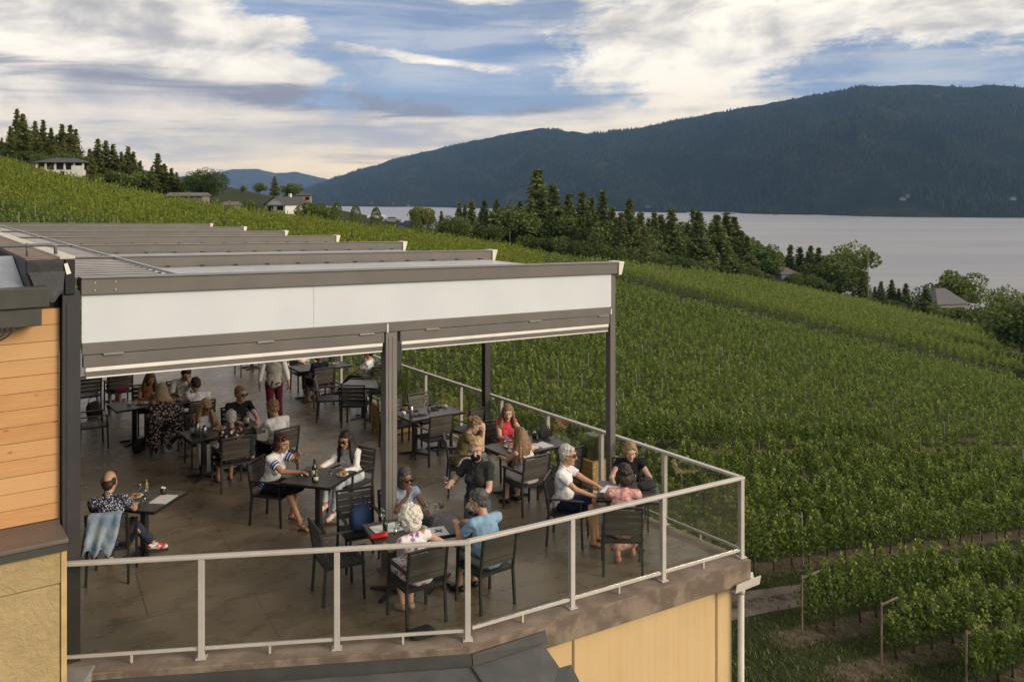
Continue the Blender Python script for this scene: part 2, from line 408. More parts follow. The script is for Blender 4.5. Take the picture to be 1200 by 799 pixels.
P = (MV[j0, i0] * (1 - fj) * (1 - fi) + MV[j0 + 1, i0] * fj * (1 - fi) + MV[j0, i0 + 1] * (1 - fj) * fi + MV[j0 + 1, i0 + 1] * fj * fi)
keep = np.array([mnoise.noise(Vector((q[0] * .0045, q[1] * .0045, 4))) > -.18 for q in P]) & (P[:, 2] > -56)
P = P[keep]; N = len(P)
h = rng.uniform(9, 19, N); r = h * rng.uniform(.2, .32, N); ph = rng.random(N) * 6.28
V = np.zeros((N, 5, 3))
for k in range(4):
    V[:, k, 0] = P[:, 0] + r * np.cos(ph + k * PI / 2); V[:, k, 1] = P[:, 1] + r * np.sin(ph + k * PI / 2); V[:, k, 2] = P[:, 2] - 2
V[:, 4] = P; V[:, 4, 2] += h
base = np.arange(N)[:, None] * 5
F = np.concatenate([base + np.array([[k, (k + 1) % 4, 4]]) for k in range(4)], 0)
me = np_mesh('mountain_forest', V.reshape(-1, 3), F)
m, nt, out = newmat('mountain_conifers')
rnd = nd(nt, 'ShaderNodeNewGeometry').outputs['Random Per Island']
p = principled(nt, out, Base_Color=mixc(nt, rnd, (.006, .012, .008), (.032, .044, .018)), Roughness=1.0); p.inputs['Specular IOR Level'].default_value = 0
me.materials.append(m); tag(link('mountain_forest', me), 'dark conifer forest covering the mountain across the lake', 'forest', kind='stuff')

# air
mb = MB(); mb.box(-5600, -450, -77, 5300, 12000, 960)
m, nt, out = newmat('haze_air')
vol = nd(nt, 'ShaderNodeVolumePrincipled', {'Color': (.36, .58, 1.0), 'Density': 0.000040, 'Anisotropy': .15})
nt.links.new(vol.outputs[0], out.inputs['Volume'])
tag(mb.build('haze', m), 'thin bluish evening haze over the lake', 'haze', kind='stuff')
TL = ['tall ragged pine in the stand behind the white house on the ridge', 'pines on the ridge behind the white house', 'dark shrub under the ridge pines behind the white house', 'shrubs under the ridge pines', 'ragged pine in the second clump down the ridge from the white house', 'pines in the second ridge clump', 'ragged pine in the small clump beside the big round tree', 'pines in the small clump by the round tree', 'dark shrub at the foot of the second ridge clump of pines', 'shrubs below the second ridge clump', 'big dense round tree standing alone on the field edge', None, 'small dark tree beyond the low sheds near the round tree', 'dark leafy tree behind the cottage, on its uphill side', 'slim pine rising between two leafy trees behind the cottage', 'dark leafy tree directly behind the cottage roof', 'round dark shrub on the field edge uphill of the cottage', 'large green shrub beside the cottage gable', 'dark shrub next to the large green shrub past the cottage', 'first small columnar cedar past the cottage on the field edge', 'columnar cedars along the field edge', 'second small columnar cedar past the cottage on the field edge', 'dark columnar cedar beside the parked cars on the field edge', 'columnar cedar in front of the yellowish tree', 'columnar cedar just past the yellowish tree on the field edge', 'yellowish leafy tree behind the columnar cedars', 'dark conifer in the belt between the vineyard and the lake', 'dark conifers along the lower edge of the vineyard', 'bushy green tree in the belt between the vineyard and the lake', 'leafy trees along the lower edge of the vineyard', 'tallest conifer in the belt above the lake, with a broad crown', 'second tallest conifer, touching the tallest one in the belt', 'large round leafy tree in the belt beside the tall utility pole', 'medium leafy tree on the uphill side of the large round one', 'bluish conifer at the foot of the large round leafy tree', 'broad dark conifer beside the grey hipped roof', 'dark leafy tree behind the grey hipped roof', 'large leafy tree rising over the grey hipped roof by the lake', 'purplish shrub at the downhill end of the grey hipped roof', 'light green pointed tree near the end of the lakeside belt', 'dark leafy tree at the end of the lakeside belt', 'low leafy shrub along the bottom edge of the vineyard', 'shrubs along the bottom edge of the vineyard', 'big dark shrub at the lakeside corner of the vineyard', 'largest dark shrub at the bottom corner of the vineyard', 'dark shrub next to the largest one at the vineyard corner']
TREES = [(x, y, h, k, w, TL[a], TL[b]) for x, y, h, k, w, a, b in [
(-106.4,183.1,3.32,'pine',1.53,0,1),
(-105.3,184.3,5.96,'pine',1.55,0,1),
(-105.9,187.9,9.8,'pine',1.34,0,1),
(-98.1,176.1,9.09,'pine',1.64,0,1),
(-98.6,179.6,6.02,'pine',1.41,0,1),
(-104.4,192.2,7.94,'pine',1.50,0,1),
(-100.4,188.1,8.57,'pine',1.50,0,1),
(-96.3,183.5,7.35,'pine',1.38,0,1),
(-93.2,181.9,8.55,'pine',1.65,0,1),
(-90.3,179.5,8.89,'pine',1.60,0,1),
(-90.5,182.2,8.22,'pine',1.34,0,1),
(-110.6,191.8,2.16,'pine',1.55,0,1),
(-96.4,179.1,5.55,'pine',1.33,0,1),
(-97.0,186.9,6.05,'pine',1.50,0,1),
(-113.4,192.0,4.18,'pine',1.66,0,1),
(-115.7,192.0,4.82,'pine',1.67,0,1),
(-101.1,176.3,2.14,'bush',1.30,2,3),
(-96.9,175.0,2.81,'bush',1.30,2,3),
(-88.7,166.0,3.32,'bush',1.30,2,3),
(-84.8,164.6,5.0,'bush',1.30,2,3),
(-82.1,165.6,4.55,'bush',1.30,2,3),
(-82.3,171.1,5.11,'pine',1.71,4,5),
(-78.6,166.7,7.41,'pine',1.71,4,5),
(-78.5,169.7,7.3,'pine',1.71,4,5),
(-76.4,168.1,6.96,'pine',1.71,4,5),
(-74.6,167.7,5.85,'pine',1.71,4,5),
(-74.8,171.1,6.98,'pine',1.71,4,5),
(-73.8,171.1,6.19,'pine',1.71,4,5),
(-74.6,175.7,4.21,'pine',1.71,4,5),
(-81.9,172.0,4.59,'pine',1.71,4,5),
(-79.1,175.7,4.68,'pine',1.71,4,5),
(-66.9,165.9,7.04,'pine',1.94,6,7),
(-66.2,167.3,5.3,'pine',1.94,6,7),
(-63.7,164.2,4.92,'pine',1.94,6,7),
(-65.2,158.9,4.61,'pine',1.94,6,7),
(-63.5,166.2,4.21,'pine',1.94,6,7),
(-76.3,157.7,1.5,'bush',1.20,8,9),
(-73.4,156.8,2.55,'bush',1.20,8,9),
(-71.4,157.7,3.45,'bush',1.20,8,9),
(-67.6,154.6,3.71,'bush',1.20,8,9),
(-66.9,158.2,4.61,'bush',1.20,8,9),
(-57.4,164.0,7.0,'round',1.22,10,11),
(-63.5,207.4,2.15,'dark',0.80,12,11),
(-63.2,219.7,3.43,'dark',1.15,13,11),
(-61.3,226.8,5.42,'pine',1.86,14,11),
(-55.1,219.1,5.15,'dark',1.15,15,11),
(-44.9,150.4,3.75,'bush',0.85,16,11),
(-36.4,160.1,5.51,'lbush',1.00,17,11),
(-35.9,166.5,4.78,'bush',1.00,18,11),
(-31.6,158.6,5.01,'cedar',0.90,19,20),
(-28.7,161.2,5.05,'cedar',0.90,21,20),
(-25.4,164.1,5.15,'cedar',0.90,22,20),
(-18.8,171.6,5.46,'cedar',0.90,23,20),
(-15.8,174.8,5.15,'cedar',0.90,24,20),
(-19.6,188.6,7.14,'gold',1.00,25,11),
(-16.6,206.3,5.52,'fir',1.47,26,27),
(-11.1,207.4,8.09,'fir',1.64,26,27),
(-9.0,197.1,7.41,'fir',1.58,26,27),
(-7.5,209.8,7.19,'fir',1.88,26,27),
(-5.8,197.9,8.26,'fir',1.75,26,27),
(-3.9,199.5,8.44,'fir',1.80,26,27),
(-2.6,205.8,7.86,'fir',1.89,26,27),
(-1.1,218.8,10.17,'fir',1.69,26,27),
(1.1,219.6,7.38,'fir',1.59,26,27),
(2.4,202.5,8.5,'fir',1.74,26,27),
(-12.7,186.8,6.16,'dark',1.15,28,29),
(-11.4,189.5,6.22,'dark',1.15,28,29),
(0.0,201.3,6.08,'dark',1.15,28,29),
(2.9,201.7,6.66,'dark',1.15,28,29),
(-13.6,187.0,4.89,'dark',1.15,28,29),
(-4.5,194.4,6.06,'dark',1.15,28,29),
(-7.7,198.4,4.58,'dark',1.15,28,29),
(6.0,205.7,19.56,'tall',2.09,30,11),
(9.7,208.3,16.88,'tall',1.94,31,11),
(8.5,218.1,11.95,'tall',2.04,26,27),
(13.4,206.0,14.98,'tall',1.83,26,27),
(16.5,207.6,15.75,'fir',1.79,26,27),
(19.1,213.7,14.69,'fir',1.77,26,27),
(21.5,208.2,16.08,'tall',1.68,26,27),
(23.8,212.7,12.09,'tall',1.83,26,27),
(23.9,192.4,11.57,'tall',1.78,26,27),
(25.9,194.8,14.75,'fir',1.82,26,27),
(29.1,200.0,12.42,'fir',1.83,26,27),
(33.5,215.7,11.7,'tall',1.74,26,27),
(35.8,219.5,12.03,'fir',1.51,26,27),
(37.5,220.6,12.95,'tall',2.07,26,27),
(40.0,220.2,15.12,'tall',1.87,26,27),
(42.7,222.0,10.64,'tall',1.72,26,27),
(45.9,229.2,12.37,'tall',1.71,26,27),
(48.7,235.1,16.23,'tall',1.56,26,27),
(50.6,236.7,15.91,'fir',1.66,26,27),
(54.9,242.4,13.9,'tall',1.68,26,27),
(11.0,206.5,11.18,'tall',1.93,26,27),
(14.6,202.7,10.68,'tall',1.73,26,27),
(19.4,203.2,10.52,'fir',1.95,26,27),
(23.6,199.3,10.47,'tall',1.90,26,27),
(28.8,205.8,9.87,'fir',1.62,26,27),
(38.6,219.6,11.25,'tall',1.65,26,27),
(52.9,240.7,11.19,'fir',1.60,26,27),
(3.8,196.1,5.41,'dark',1.43,28,29),
(8.6,196.4,5.37,'dark',1.43,28,29),
(11.6,193.3,6.42,'dark',1.19,28,29),
(14.9,191.6,5.57,'dark',1.42,28,29),
(18.5,189.9,5.45,'dark',1.27,28,29),
(21.4,189.6,4.97,'dark',1.29,28,29),
(24.5,189.6,4.71,'dark',1.47,28,29),
(28.7,194.4,4.88,'dark',1.15,28,29),
(33.9,205.0,4.82,'dark',1.45,28,29),
(39.1,211.9,4.54,'dark',1.30,28,29),
(43.4,217.0,4.17,'dark',1.47,28,29),
(47.6,218.6,4.42,'dark',1.41,28,29),
(53.7,228.3,4.56,'dark',1.38,28,29),
(58.1,231.7,6.12,'dark',1.25,28,29),
(47.7,225.0,15.85,'fir',1.68,26,27),
(54.4,233.2,16.2,'fir',2.01,26,27),
(60.5,247.1,17.82,'fir',1.96,26,27),
(63.1,249.6,17.09,'tall',2.12,26,27),
(64.3,240.4,12.26,'fir',1.99,26,27),
(71.5,251.0,10.16,'fir',1.95,26,27),
(75.9,254.2,7.87,'fir',2.07,26,27),
(79.9,252.2,12.19,'tall',1.82,26,27),
(83.2,253.9,12.21,'tall',2.07,26,27),
(84.0,249.0,11.43,'fir',1.89,26,27),
(86.3,248.1,11.45,'tall',2.07,26,27),
(92.0,257.8,10.36,'tall',2.09,26,27),
(64.6,248.0,13.79,'fir',2.04,26,27),
(68.3,247.6,8.51,'fir',1.77,26,27),
(57.4,238.0,13.06,'fir',1.86,26,27),
(62.0,236.2,5.51,'dark',1.15,28,29),
(65.5,236.6,4.58,'dark',1.15,28,29),
(70.3,241.3,3.82,'dark',1.15,28,29),
(77.1,240.3,5.92,'dark',1.15,28,29),
(81.4,239.4,6.16,'dark',1.15,28,29),
(84.6,238.4,5.24,'dark',1.15,28,29),
(88.7,243.4,6.78,'dark',1.15,28,29),
(90.6,242.2,8.2,'dark',1.15,28,29),
(97.0,249.4,16.55,'broad',0.95,32,11),
(91.6,246.2,12.84,'broad',0.90,33,11),
(95.7,238.9,9.03,'fir',1.95,34,11),
(101.1,240.7,7.12,'fir',1.95,26,27),
(105.0,242.7,8.14,'fir',1.95,26,27),
(107.5,239.5,8.06,'fir',1.95,26,27),
(100.3,242.8,5.33,'fir',1.95,26,27),
(106.0,240.7,6.21,'fir',1.95,26,27),
(108.7,230.6,7.94,'fir',3.00,35,11),
(120.5,246.9,11.22,'dark',1.15,36,11),
(126.7,246.1,15.42,'broad',1.05,37,11),
(121.0,225.2,7.89,'bush',1.00,38,11),
(103.1,182.9,12.43,'broad',0.80,39,11),
(85.7,147.2,12.1,'dark',1.15,40,11),
(100.9,234.9,4.29,'bush',1.10,41,42),
(102.1,231.8,3.77,'lbush',1.10,41,42),
(104.2,230.2,3.3,'lbush',1.10,41,42),
(108.1,231.7,2.73,'bush',1.10,41,42),
(109.7,226.7,5.51,'lbush',1.10,41,42),
(112.2,227.2,5.71,'lbush',1.10,41,42),
(114.7,228.3,6.28,'bush',1.10,41,42),
(116.5,227.4,6.96,'lbush',1.10,41,42),
(117.0,224.6,6.98,'bush',1.10,41,42),
(117.8,224.5,4.09,'lbush',1.10,41,42),
(114.8,212.4,4.18,'bush',1.10,41,42),
(93.1,236.5,2.53,'bush',1.10,41,42),
(96.4,236.2,2.54,'lbush',1.10,41,42),
(89.2,235.2,3.03,'bush',1.10,41,42),
(104.4,189.1,6.39,'lbush',1.10,41,42),
(100.0,178,5.88,'bush',1.25,43,11),
(77.1,135,4.31,'bush',1.35,44,11),
(73.3,125,3.32,'bush',1.30,45,11),
(4.3,203.0,7.79,'fir',1.37,26,27),
(-4.1,201.7,6.46,'fir',1.64,26,27),
(25.9,204.1,10.81,'dark',1.34,28,29),
(21.2,208.8,10.48,'tall',1.64,26,27),
(28.0,208.7,8.12,'tall',1.44,26,27),
(71.8,248.3,12.35,'dark',1.06,28,29),
(5.4,219.7,13.27,'fir',1.61,26,27),
(-3.7,208.8,10.98,'tall',1.49,26,27),
(92.4,264.4,9.23,'fir',1.48,26,27),
(15.9,197.4,8.61,'fir',1.62,26,27),
(36.0,224.5,12.19,'dark',1.33,28,29),
(30.3,205.9,12.58,'fir',1.48,26,27),
(52.9,243.2,9.95,'fir',1.60,26,27),
(15.1,202.3,8.45,'dark',1.13,28,29),
(21.6,195.4,11.11,'dark',1.17,28,29),
(-1.4,203.7,8.04,'tall',1.75,26,27),
(11.1,203.9,14.01,'dark',1.09,28,29),
(23.8,204.3,12.01,'dark',1.18,28,29),
(-8.9,193.1,9.43,'tall',1.70,26,27),
(68.6,257.4,12.06,'fir',1.58,26,27),
(56.3,233.8,9.04,'tall',1.82,26,27),
(15.5,212.1,9.82,'tall',1.56,26,27),
(88.8,247.9,13.33,'dark',1.34,28,29),
(-13.0,192.8,3.26,'fir',1.50,26,27),
(23.5,205.5,12.66,'fir',1.57,26,27),
(26.1,195.2,12.54,'tall',1.73,26,27),
(50.6,237.2,10.41,'fir',1.67,26,27),
(27.0,203.2,11.22,'dark',1.05,28,29),
(-12.5,207.3,8.25,'fir',1.67,26,27),
(46.0,234.0,14.86,'dark',1.22,28,29),
(92.8,254.6,7.66,'fir',1.67,26,27),
(1.9,208.5,11.49,'fir',1.58,26,27),
(1.5,221.3,11.11,'dark',1.29,28,29),
(88.3,258.8,6.5,'fir',1.39,26,27),
(22.2,203.7,8.94,'dark',1.25,28,29),
(91.7,258.7,7.61,'dark',1.07,28,29),
(29.9,214.8,11.44,'fir',1.49,26,27),
(10.9,218.5,10.32,'fir',1.68,26,27),
(76.6,262.0,10.77,'dark',1.10,28,29),
(74.0,252.3,11.42,'tall',1.43,26,27),
(63.5,251.8,14.23,'dark',1.25,28,29),
(78.0,265.1,7.76,'dark',1.21,28,29),
(8.9,202.4,8.83,'dark',1.12,28,29),
(6.2,203.6,10.96,'dark',1.32,28,29),
(42.5,223.7,9.21,'dark',1.07,28,29),
(-6.7,213.4,10.02,'fir',1.80,26,27),
(82.5,244.3,8.23,'fir',1.44,26,27),
(8.3,217.8,13.6,'dark',1.35,28,29),
(85.8,252.3,13.19,'fir',1.79,26,27),
(-11.1,211.8,4.44,'tall',1.70,26,27),
(17.8,210.7,8.58,'fir',1.62,26,27),
(13.8,218.2,12.18,'dark',1.06,28,29),
(83.0,252.6,7.45,'fir',1.42,26,27),
(7.3,214.8,11.69,'dark',1.06,28,29),
(34.0,210.2,13.49,'fir',1.44,26,27),
(91.9,263.1,13.25,'fir',1.60,26,27),
(13.7,206.2,8.67,'fir',1.60,26,27),
(85.8,248.9,6.47,'fir',1.45,26,27),
(-0.6,200.9,11.36,'dark',1.34,28,29),
(42.4,229.6,10.59,'dark',1.19,28,29),
(-92.9,177.0,4.67,'pine',1.55,0,1),
(-102.7,190.6,3.77,'pine',1.55,0,1),
(-89.3,171.9,4.87,'pine',1.55,0,1),
(-110.9,193.7,1.5,'pine',1.55,0,1),
(-92.1,181.2,6.93,'pine',1.55,0,1),
(-99.7,182.8,3.53,'pine',1.55,0,1),
(-89.9,175.8,5.82,'pine',1.55,0,1),
(-109.5,186.5,2.98,'pine',1.55,0,1),
(-110.7,194.3,5.17,'pine',1.55,0,1),
(-97.9,179.5,5.54,'pine',1.55,0,1),
(-116.9,195.1,1.5,'pine',1.55,0,1),
(-111.7,185.9,1.5,'pine',1.55,0,1),
(-73.0,172.5,4.7,'pine',1.55,4,5),
(-77.5,172.8,4.3,'pine',1.55,4,5),
(-80.4,174.4,3.99,'pine',1.55,4,5),
(-76.6,174.6,5.15,'pine',1.55,4,5),
(-76.6,160.0,4.54,'pine',1.55,4,5),
(-71.7,166.6,5.06,'pine',1.55,4,5),
(-76.5,170.8,3.48,'pine',1.55,4,5),
(-77.5,169.4,3.72,'pine',1.55,4,5),
]]
# ------------------------------------------------------------------ foliage helpers
def leaf_mat(name, c1, c2, tip=None, trans=.25, rough=.55, young_lit=None):
    m, nt, out = newmat(name)
    g = nd(nt, 'ShaderNodeNewGeometry')
    col = mixc(nt, g.outputs['Random Per Island'], c1, c2)
    big = smooth(nt, noisef(nt, g.outputs['Position'], .12, 4), .35, .7)
    col = mixc(nt, ma(nt, 'MULTIPLY', big, .5), col, tip or c2)
    if young_lit: col = mixc(nt, ma(nt, 'MULTIPLY', nd(nt, 'ShaderNodeAttribute', attribute_name='young_lit').outputs['Fac'], .75), col, young_lit)
    d = nd(nt, 'ShaderNodeBsdfPrincipled', {'Base Color': col, 'Roughness': rough}); d.inputs['Specular IOR Level'].default_value = .25
    t = nd(nt, 'ShaderNodeBsdfTranslucent', {0: mixc(nt, .5, col, (c2[0] * 1.3, c2[1] * 1.3, c2[2] * .8))})
    mx = nd(nt, 'ShaderNodeMixShader', {0: trans, 1: d.outputs[0], 2: t.outputs[0]})
    nt.links.new(mx.outputs[0], out.inputs[0]); return m
def leaves(C, size, rng, aspect=.75, up=.25, fold=.12, droop=0.0, vert=1.0):
    """diamond leaf quads around centres C"""
    n = len(C); size = np.broadcast_to(np.asarray(size, float), (n,))
    t = rng.normal(size=(n, 3)); t[:, 2] *= vert; t[:, 2] -= droop; t /= np.linalg.norm(t, axis=1)[:, None]
    nrm = rng.normal(size=(n, 3)); nrm[:, 2] += up
    b = np.cross(t, nrm); b /= np.linalg.norm(b, axis=1)[:, None] + 1e-9
    w = np.cross(t, b)
    V = np.empty((n, 4, 3)); s = size[:, None]
    V[:, 0] = C - t * s * .5; V[:, 2] = C + t * s * .5
    V[:, 1] = C + b * s * .5 * aspect + w * s * fold; V[:, 3] = C - b * s * .5 * aspect + w * s * fold
    return V.reshape(-1, 3)
def quads(n): return np.arange(n * 4).reshape(n, 4)
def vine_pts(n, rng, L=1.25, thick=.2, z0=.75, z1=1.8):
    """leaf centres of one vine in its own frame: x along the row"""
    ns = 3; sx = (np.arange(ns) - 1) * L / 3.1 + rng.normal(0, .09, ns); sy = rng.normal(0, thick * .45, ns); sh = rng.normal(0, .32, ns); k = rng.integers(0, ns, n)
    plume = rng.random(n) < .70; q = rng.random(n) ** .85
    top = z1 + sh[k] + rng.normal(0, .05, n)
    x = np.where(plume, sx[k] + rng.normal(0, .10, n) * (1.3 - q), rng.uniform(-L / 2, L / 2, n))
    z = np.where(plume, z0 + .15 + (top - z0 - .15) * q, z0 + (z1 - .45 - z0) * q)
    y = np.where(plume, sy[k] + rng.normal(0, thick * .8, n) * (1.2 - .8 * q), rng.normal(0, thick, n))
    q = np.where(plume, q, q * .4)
    YOUNG_LIT.append(np.clip((q - .45) * 1.8, 0, 1) * rng.uniform(.5, 1, n))  # young shoots paler toward the top; low leaves dark to paint row shade
    return np.stack([x, y, z], 1)
YOUNG_LIT = []
def set_young_lit(me):
    a = me.attributes.new('young_lit', 'FLOAT', 'POINT'); a.data.foreach_set('value', np.repeat(np.concatenate(YOUNG_LIT), 4).astype(np.float32)); YOUNG_LIT.clear()

VINE_M = leaf_mat('vine_leaves', (.030, .060, .012), (.104, .154, .029), (.118, .165, .031), .34, young_lit=(.28, .335, .072))
VINE_M2 = leaf_mat('vine_leaves_hill', (.050, .088, .016), (.145, .190, .036), (.16, .20, .038), .34, young_lit=(.29, .335, .080))
VINE_M3 = leaf_mat('vine_leaves_upper_slope', (.050, .086, .011), (.155, .195, .022), (.18, .21, .022), .34, young_lit=(.30, .34, .048))
BARK = pm('vine_bark', (.045, .032, .024), (.085, .062, .045), scale=14, rough=.95, bump=.6, bscale=50, spec=.1)
def edge_y(b):
    return np.interp(b, [-.7, -.583, -.508, -.35, -.155, 0, .126, .29, .42, .535, .56, .59], [150, 149, 140, 142, 166, 192, 182, 238, 232, 220, 170, 112])
rng = np.random.default_rng(21)
near_rows = []      # (x, y, row name)
far_main = []; far_hill = []
def in_field(x, y): return (y > 12) & (y < edge_y(x / np.maximum(y, 1))) & (np.abs(x / np.maximum(y, 1)) < .64)
def rc(u, v): return u * A2[0] + v * B2[0], u * A2[1] + v * B2[1]
for i, v in enumerate([18.2, 16.1, 14.0, 11.9, 9.8]):
    u = 24.6 + (18.2 - v) * .6
    while u < 68:
        u += 1.2
        x, y = rc(u, v + rng.normal(0, .03))
        if x / y < .66 and y > 10: near_rows.append((x, y, i))
for i in range(0, 75):
    if i == 5: continue
    v = 22.1 + 2.1 * i
    U = np.arange(13 if v < 34 else -130, 190, 1.2); U = U + rng.normal(0, .08, len(U))
    for u in U:
        if rng.random() < .012: continue
        x, y = rc(u, v + rng.normal(0, .04))
        if not in_field(x, y): continue
        brk = 136 + (x - 37) * -.42
        if y > brk - 1.2 and x > 18: continue
        if i < 7 and y < 62: near_rows.append((x, y, 10 + i))
        else: (far_hill if (x < 6 and y > 88) else far_main).append((x, y))
w = 90.0
while w < 300:
    for s in np.arange(-60, 180, 1.2) + rng.uniform(0, 1.2):
        x = .922 * s + .387 * w; y = -.387 * s + .922 * w
        if x > 18 and y > 136 + (x - 37) * -.42 + 4.6 and in_field(x, y): far_hill.append((x + rng.normal(0, .1), y + rng.normal(0, .06)))
    w += 2.1
near_rows.sort(key=lambda q: q[1])
extra = near_rows[295:]; near_rows = near_rows[:295]
far_main += [(q[0], q[1]) for q in extra]
def mass(name, pts, mat, label, seed):
    rng = np.random.default_rng(seed); Vs = []; ca, sa = A2; YOUNG_LIT.clear()
    for x, y in pts:
        if y < 75: n, s = 190, .17
        elif y < 110: n, s = 120, .21
        elif y < 160: n, s = 84, .25
        else: n, s = 60, .29
        h = rng.normal(0, .16)
        C = vine_pts(n, rng, 1.35, .17, .55, 1.80 + h)
        P = np.empty_like(C); P[:, 0] = x + C[:, 0] * ca - C[:, 1] * sa; P[:, 1] = y + C[:, 0] * sa + C[:, 1] * ca
        P[:, 2] = C[:, 2] + gh(P[:, 0], P[:, 1])
        Vs.append(leaves(P, s * rng.uniform(.75, 1.3, n), rng, .62, .35, vert=1.9))
    V = np.concatenate(Vs, 0); me = np_mesh(name, V, quads(len(V) // 4)); set_young_lit(me); me.materials.append(mat)
    tag(link(name, me), label, 'vineyard', kind='stuff')
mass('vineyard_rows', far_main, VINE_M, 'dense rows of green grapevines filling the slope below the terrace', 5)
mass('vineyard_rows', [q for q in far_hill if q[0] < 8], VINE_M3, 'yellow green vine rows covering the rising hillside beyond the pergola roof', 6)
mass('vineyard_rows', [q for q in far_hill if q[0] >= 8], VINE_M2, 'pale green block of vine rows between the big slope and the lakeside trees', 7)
# individual vines
FOL = []; TRK = []
for k in range(7):
    r2 = np.random.default_rng(100 + k); n = 840
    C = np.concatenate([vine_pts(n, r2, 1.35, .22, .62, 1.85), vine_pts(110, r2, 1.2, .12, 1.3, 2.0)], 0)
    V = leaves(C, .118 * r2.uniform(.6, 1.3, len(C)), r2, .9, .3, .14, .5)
    me = np_mesh('foliage', V, quads(len(C))); set_young_lit(me); me.materials.append(VINE_M); FOL.append(me)
    mb = MB(); pr = random.Random(k); a = pr.uniform(-.25, .25)
    mb.tube([(a * .9, .02, -.12), (a * .5, 0, .2), (a * .35, .03, .5), (0, 0, .85)], [.05, .04, .035, .03], 7)
    mb.tube([(-.6, 0, .88), (-.3, .02, .9), (0, 0, .85), (.3, -.02, .9), (.6, 0, .88)], .018, 6)
    me = mb.mesh('trunk', True); me.materials.append(BARK); TRK.append(me)
ROWL = {0: 'grapevine in the long row right beside the near edge of the dirt track', 1: 'grapevine in the second row out from the dirt track below the terrace', 2: 'grapevine in the third row out from the dirt track below the terrace', 3: 'grapevine in the outermost near row at the corner of the lawn', 4: 'grapevine in the outermost near row at the corner of the lawn',
        14: 'grapevine in the row just in front of the bare path across the big slope', 10: 'grapevine in the first row on the far side of the dirt track', 11: 'grapevine in the second row on the far side of the dirt track', 12: 'grapevine in the third row on the far side of the dirt track', 13: 'grapevine in the fourth row on the far side of the dirt track', 16: 'grapevine in the row just behind the bare path across the big slope'}
pr = random.Random(9)
for x, y, i in near_rows:
    k = pr.randrange(7)
    e = empty('grapevine', (x, y, float(gh(x, y))), ANG + (PI if pr.random() < .5 else 0) + pr.uniform(-.05, .05), ROWL[i], 'grapevine', ROWL[i].replace('grapevine', 'grapevines', 1))
    s = pr.uniform(.82, 1.14); e.scale = (1, 1, s)
    link('foliage', FOL[k], e); link('trunk', TRK[k], e)
# trellis posts
GALV = pm('galvanised_post', (.22, .21, .19), (.15, .14, .13), scale=9, rough=.6, metal=.3)
WOODP = pm('weathered_post', (.17, .14, .11), (.10, .08, .06), scale=9, rough=.9, bump=.4, stretch=(1, 1, .15))
def post_mesh(h, w, bar=0):
    mb = MB(); mb.box(-w / 2, -w / 2, -.3, w / 2, w / 2, h)
    if bar: mb.box(w / 2 + .002, -.02, h - .12, bar, .02, h - .07)
    return mb
pm_end = post_mesh(1.95, .05, .95).mesh('trellis_post'); pm_end.materials.append(WOODP)
pm_mid = post_mesh(2.0, .05).mesh('trellis_post'); pm_mid.materials.append(GALV)
for i, v in enumerate([18.2, 16.1, 14.0, 11.9]):
    u = 24.6 + (18.2 - v) * .6 + .45
    x, y = rc(u, v)
    o = link('trellis_post', pm_end, loc=(x, y, float(gh(x, y))), rz=ANG)
    tag(o, ['weathered end post of the vine row beside the dirt track', 'weathered end post of the second vine row from the track', 'weathered end post with rail of the third row from track', 'weathered end post of the outermost near vine row'][i], 'post', 'end posts of the near vine rows')
    for k in range(1, 6):
        x, y = rc(u + k * 6.1, v)
        if x / y > .6: continue
        tag(link('trellis_post', pm_mid, loc=(x, y, float(gh(x, y))), rz=ANG), 'thin metal trellis post inside a near vine row', 'post', 'trellis posts in the near vine rows')
for i in range(0, 44):
    if i == 5: continue
    v = 22.1 + 2.1 * i
    U = np.arange(15 if v < 34 else -90, 150, 7.2) + rng.uniform(0, 7)
    for u in U:
        x, y = rc(u, v)
        if not in_field(x, y) or abs(x / y) > .6 or (y > 133 + (x - 37) * -.42 and x > 18) or y > 125 or rng.random() < .60 + .25 * (y > 80): continue
        o = link('trellis_post', pm_mid, loc=(x, y, float(gh(x, y)) + .12 + .2 * rng.random()), rz=ANG + rng.uniform(-.2, .2))
        o.rotation_euler.x = rng.normal(0, .04)
        tag(o, 'thin pale trellis post standing among the vines of the big slope', 'post', 'trellis posts across the big vineyard slope')
# end posts with a rail where the big block meets the upper block
for k in range(11):
    x = 48 + k * 5.0; y = 136 + (x - 37) * -.42 - 1.2
    if not in_field(x, y): continue
    o = link('trellis_post', pm_end, loc=(x, y, float(gh(x, y)) + .25), rz=ANG + PI * .97)
    tag(o, 'pale end post with rail on the headland between vine blocks', 'post', 'end posts along the upper headland')

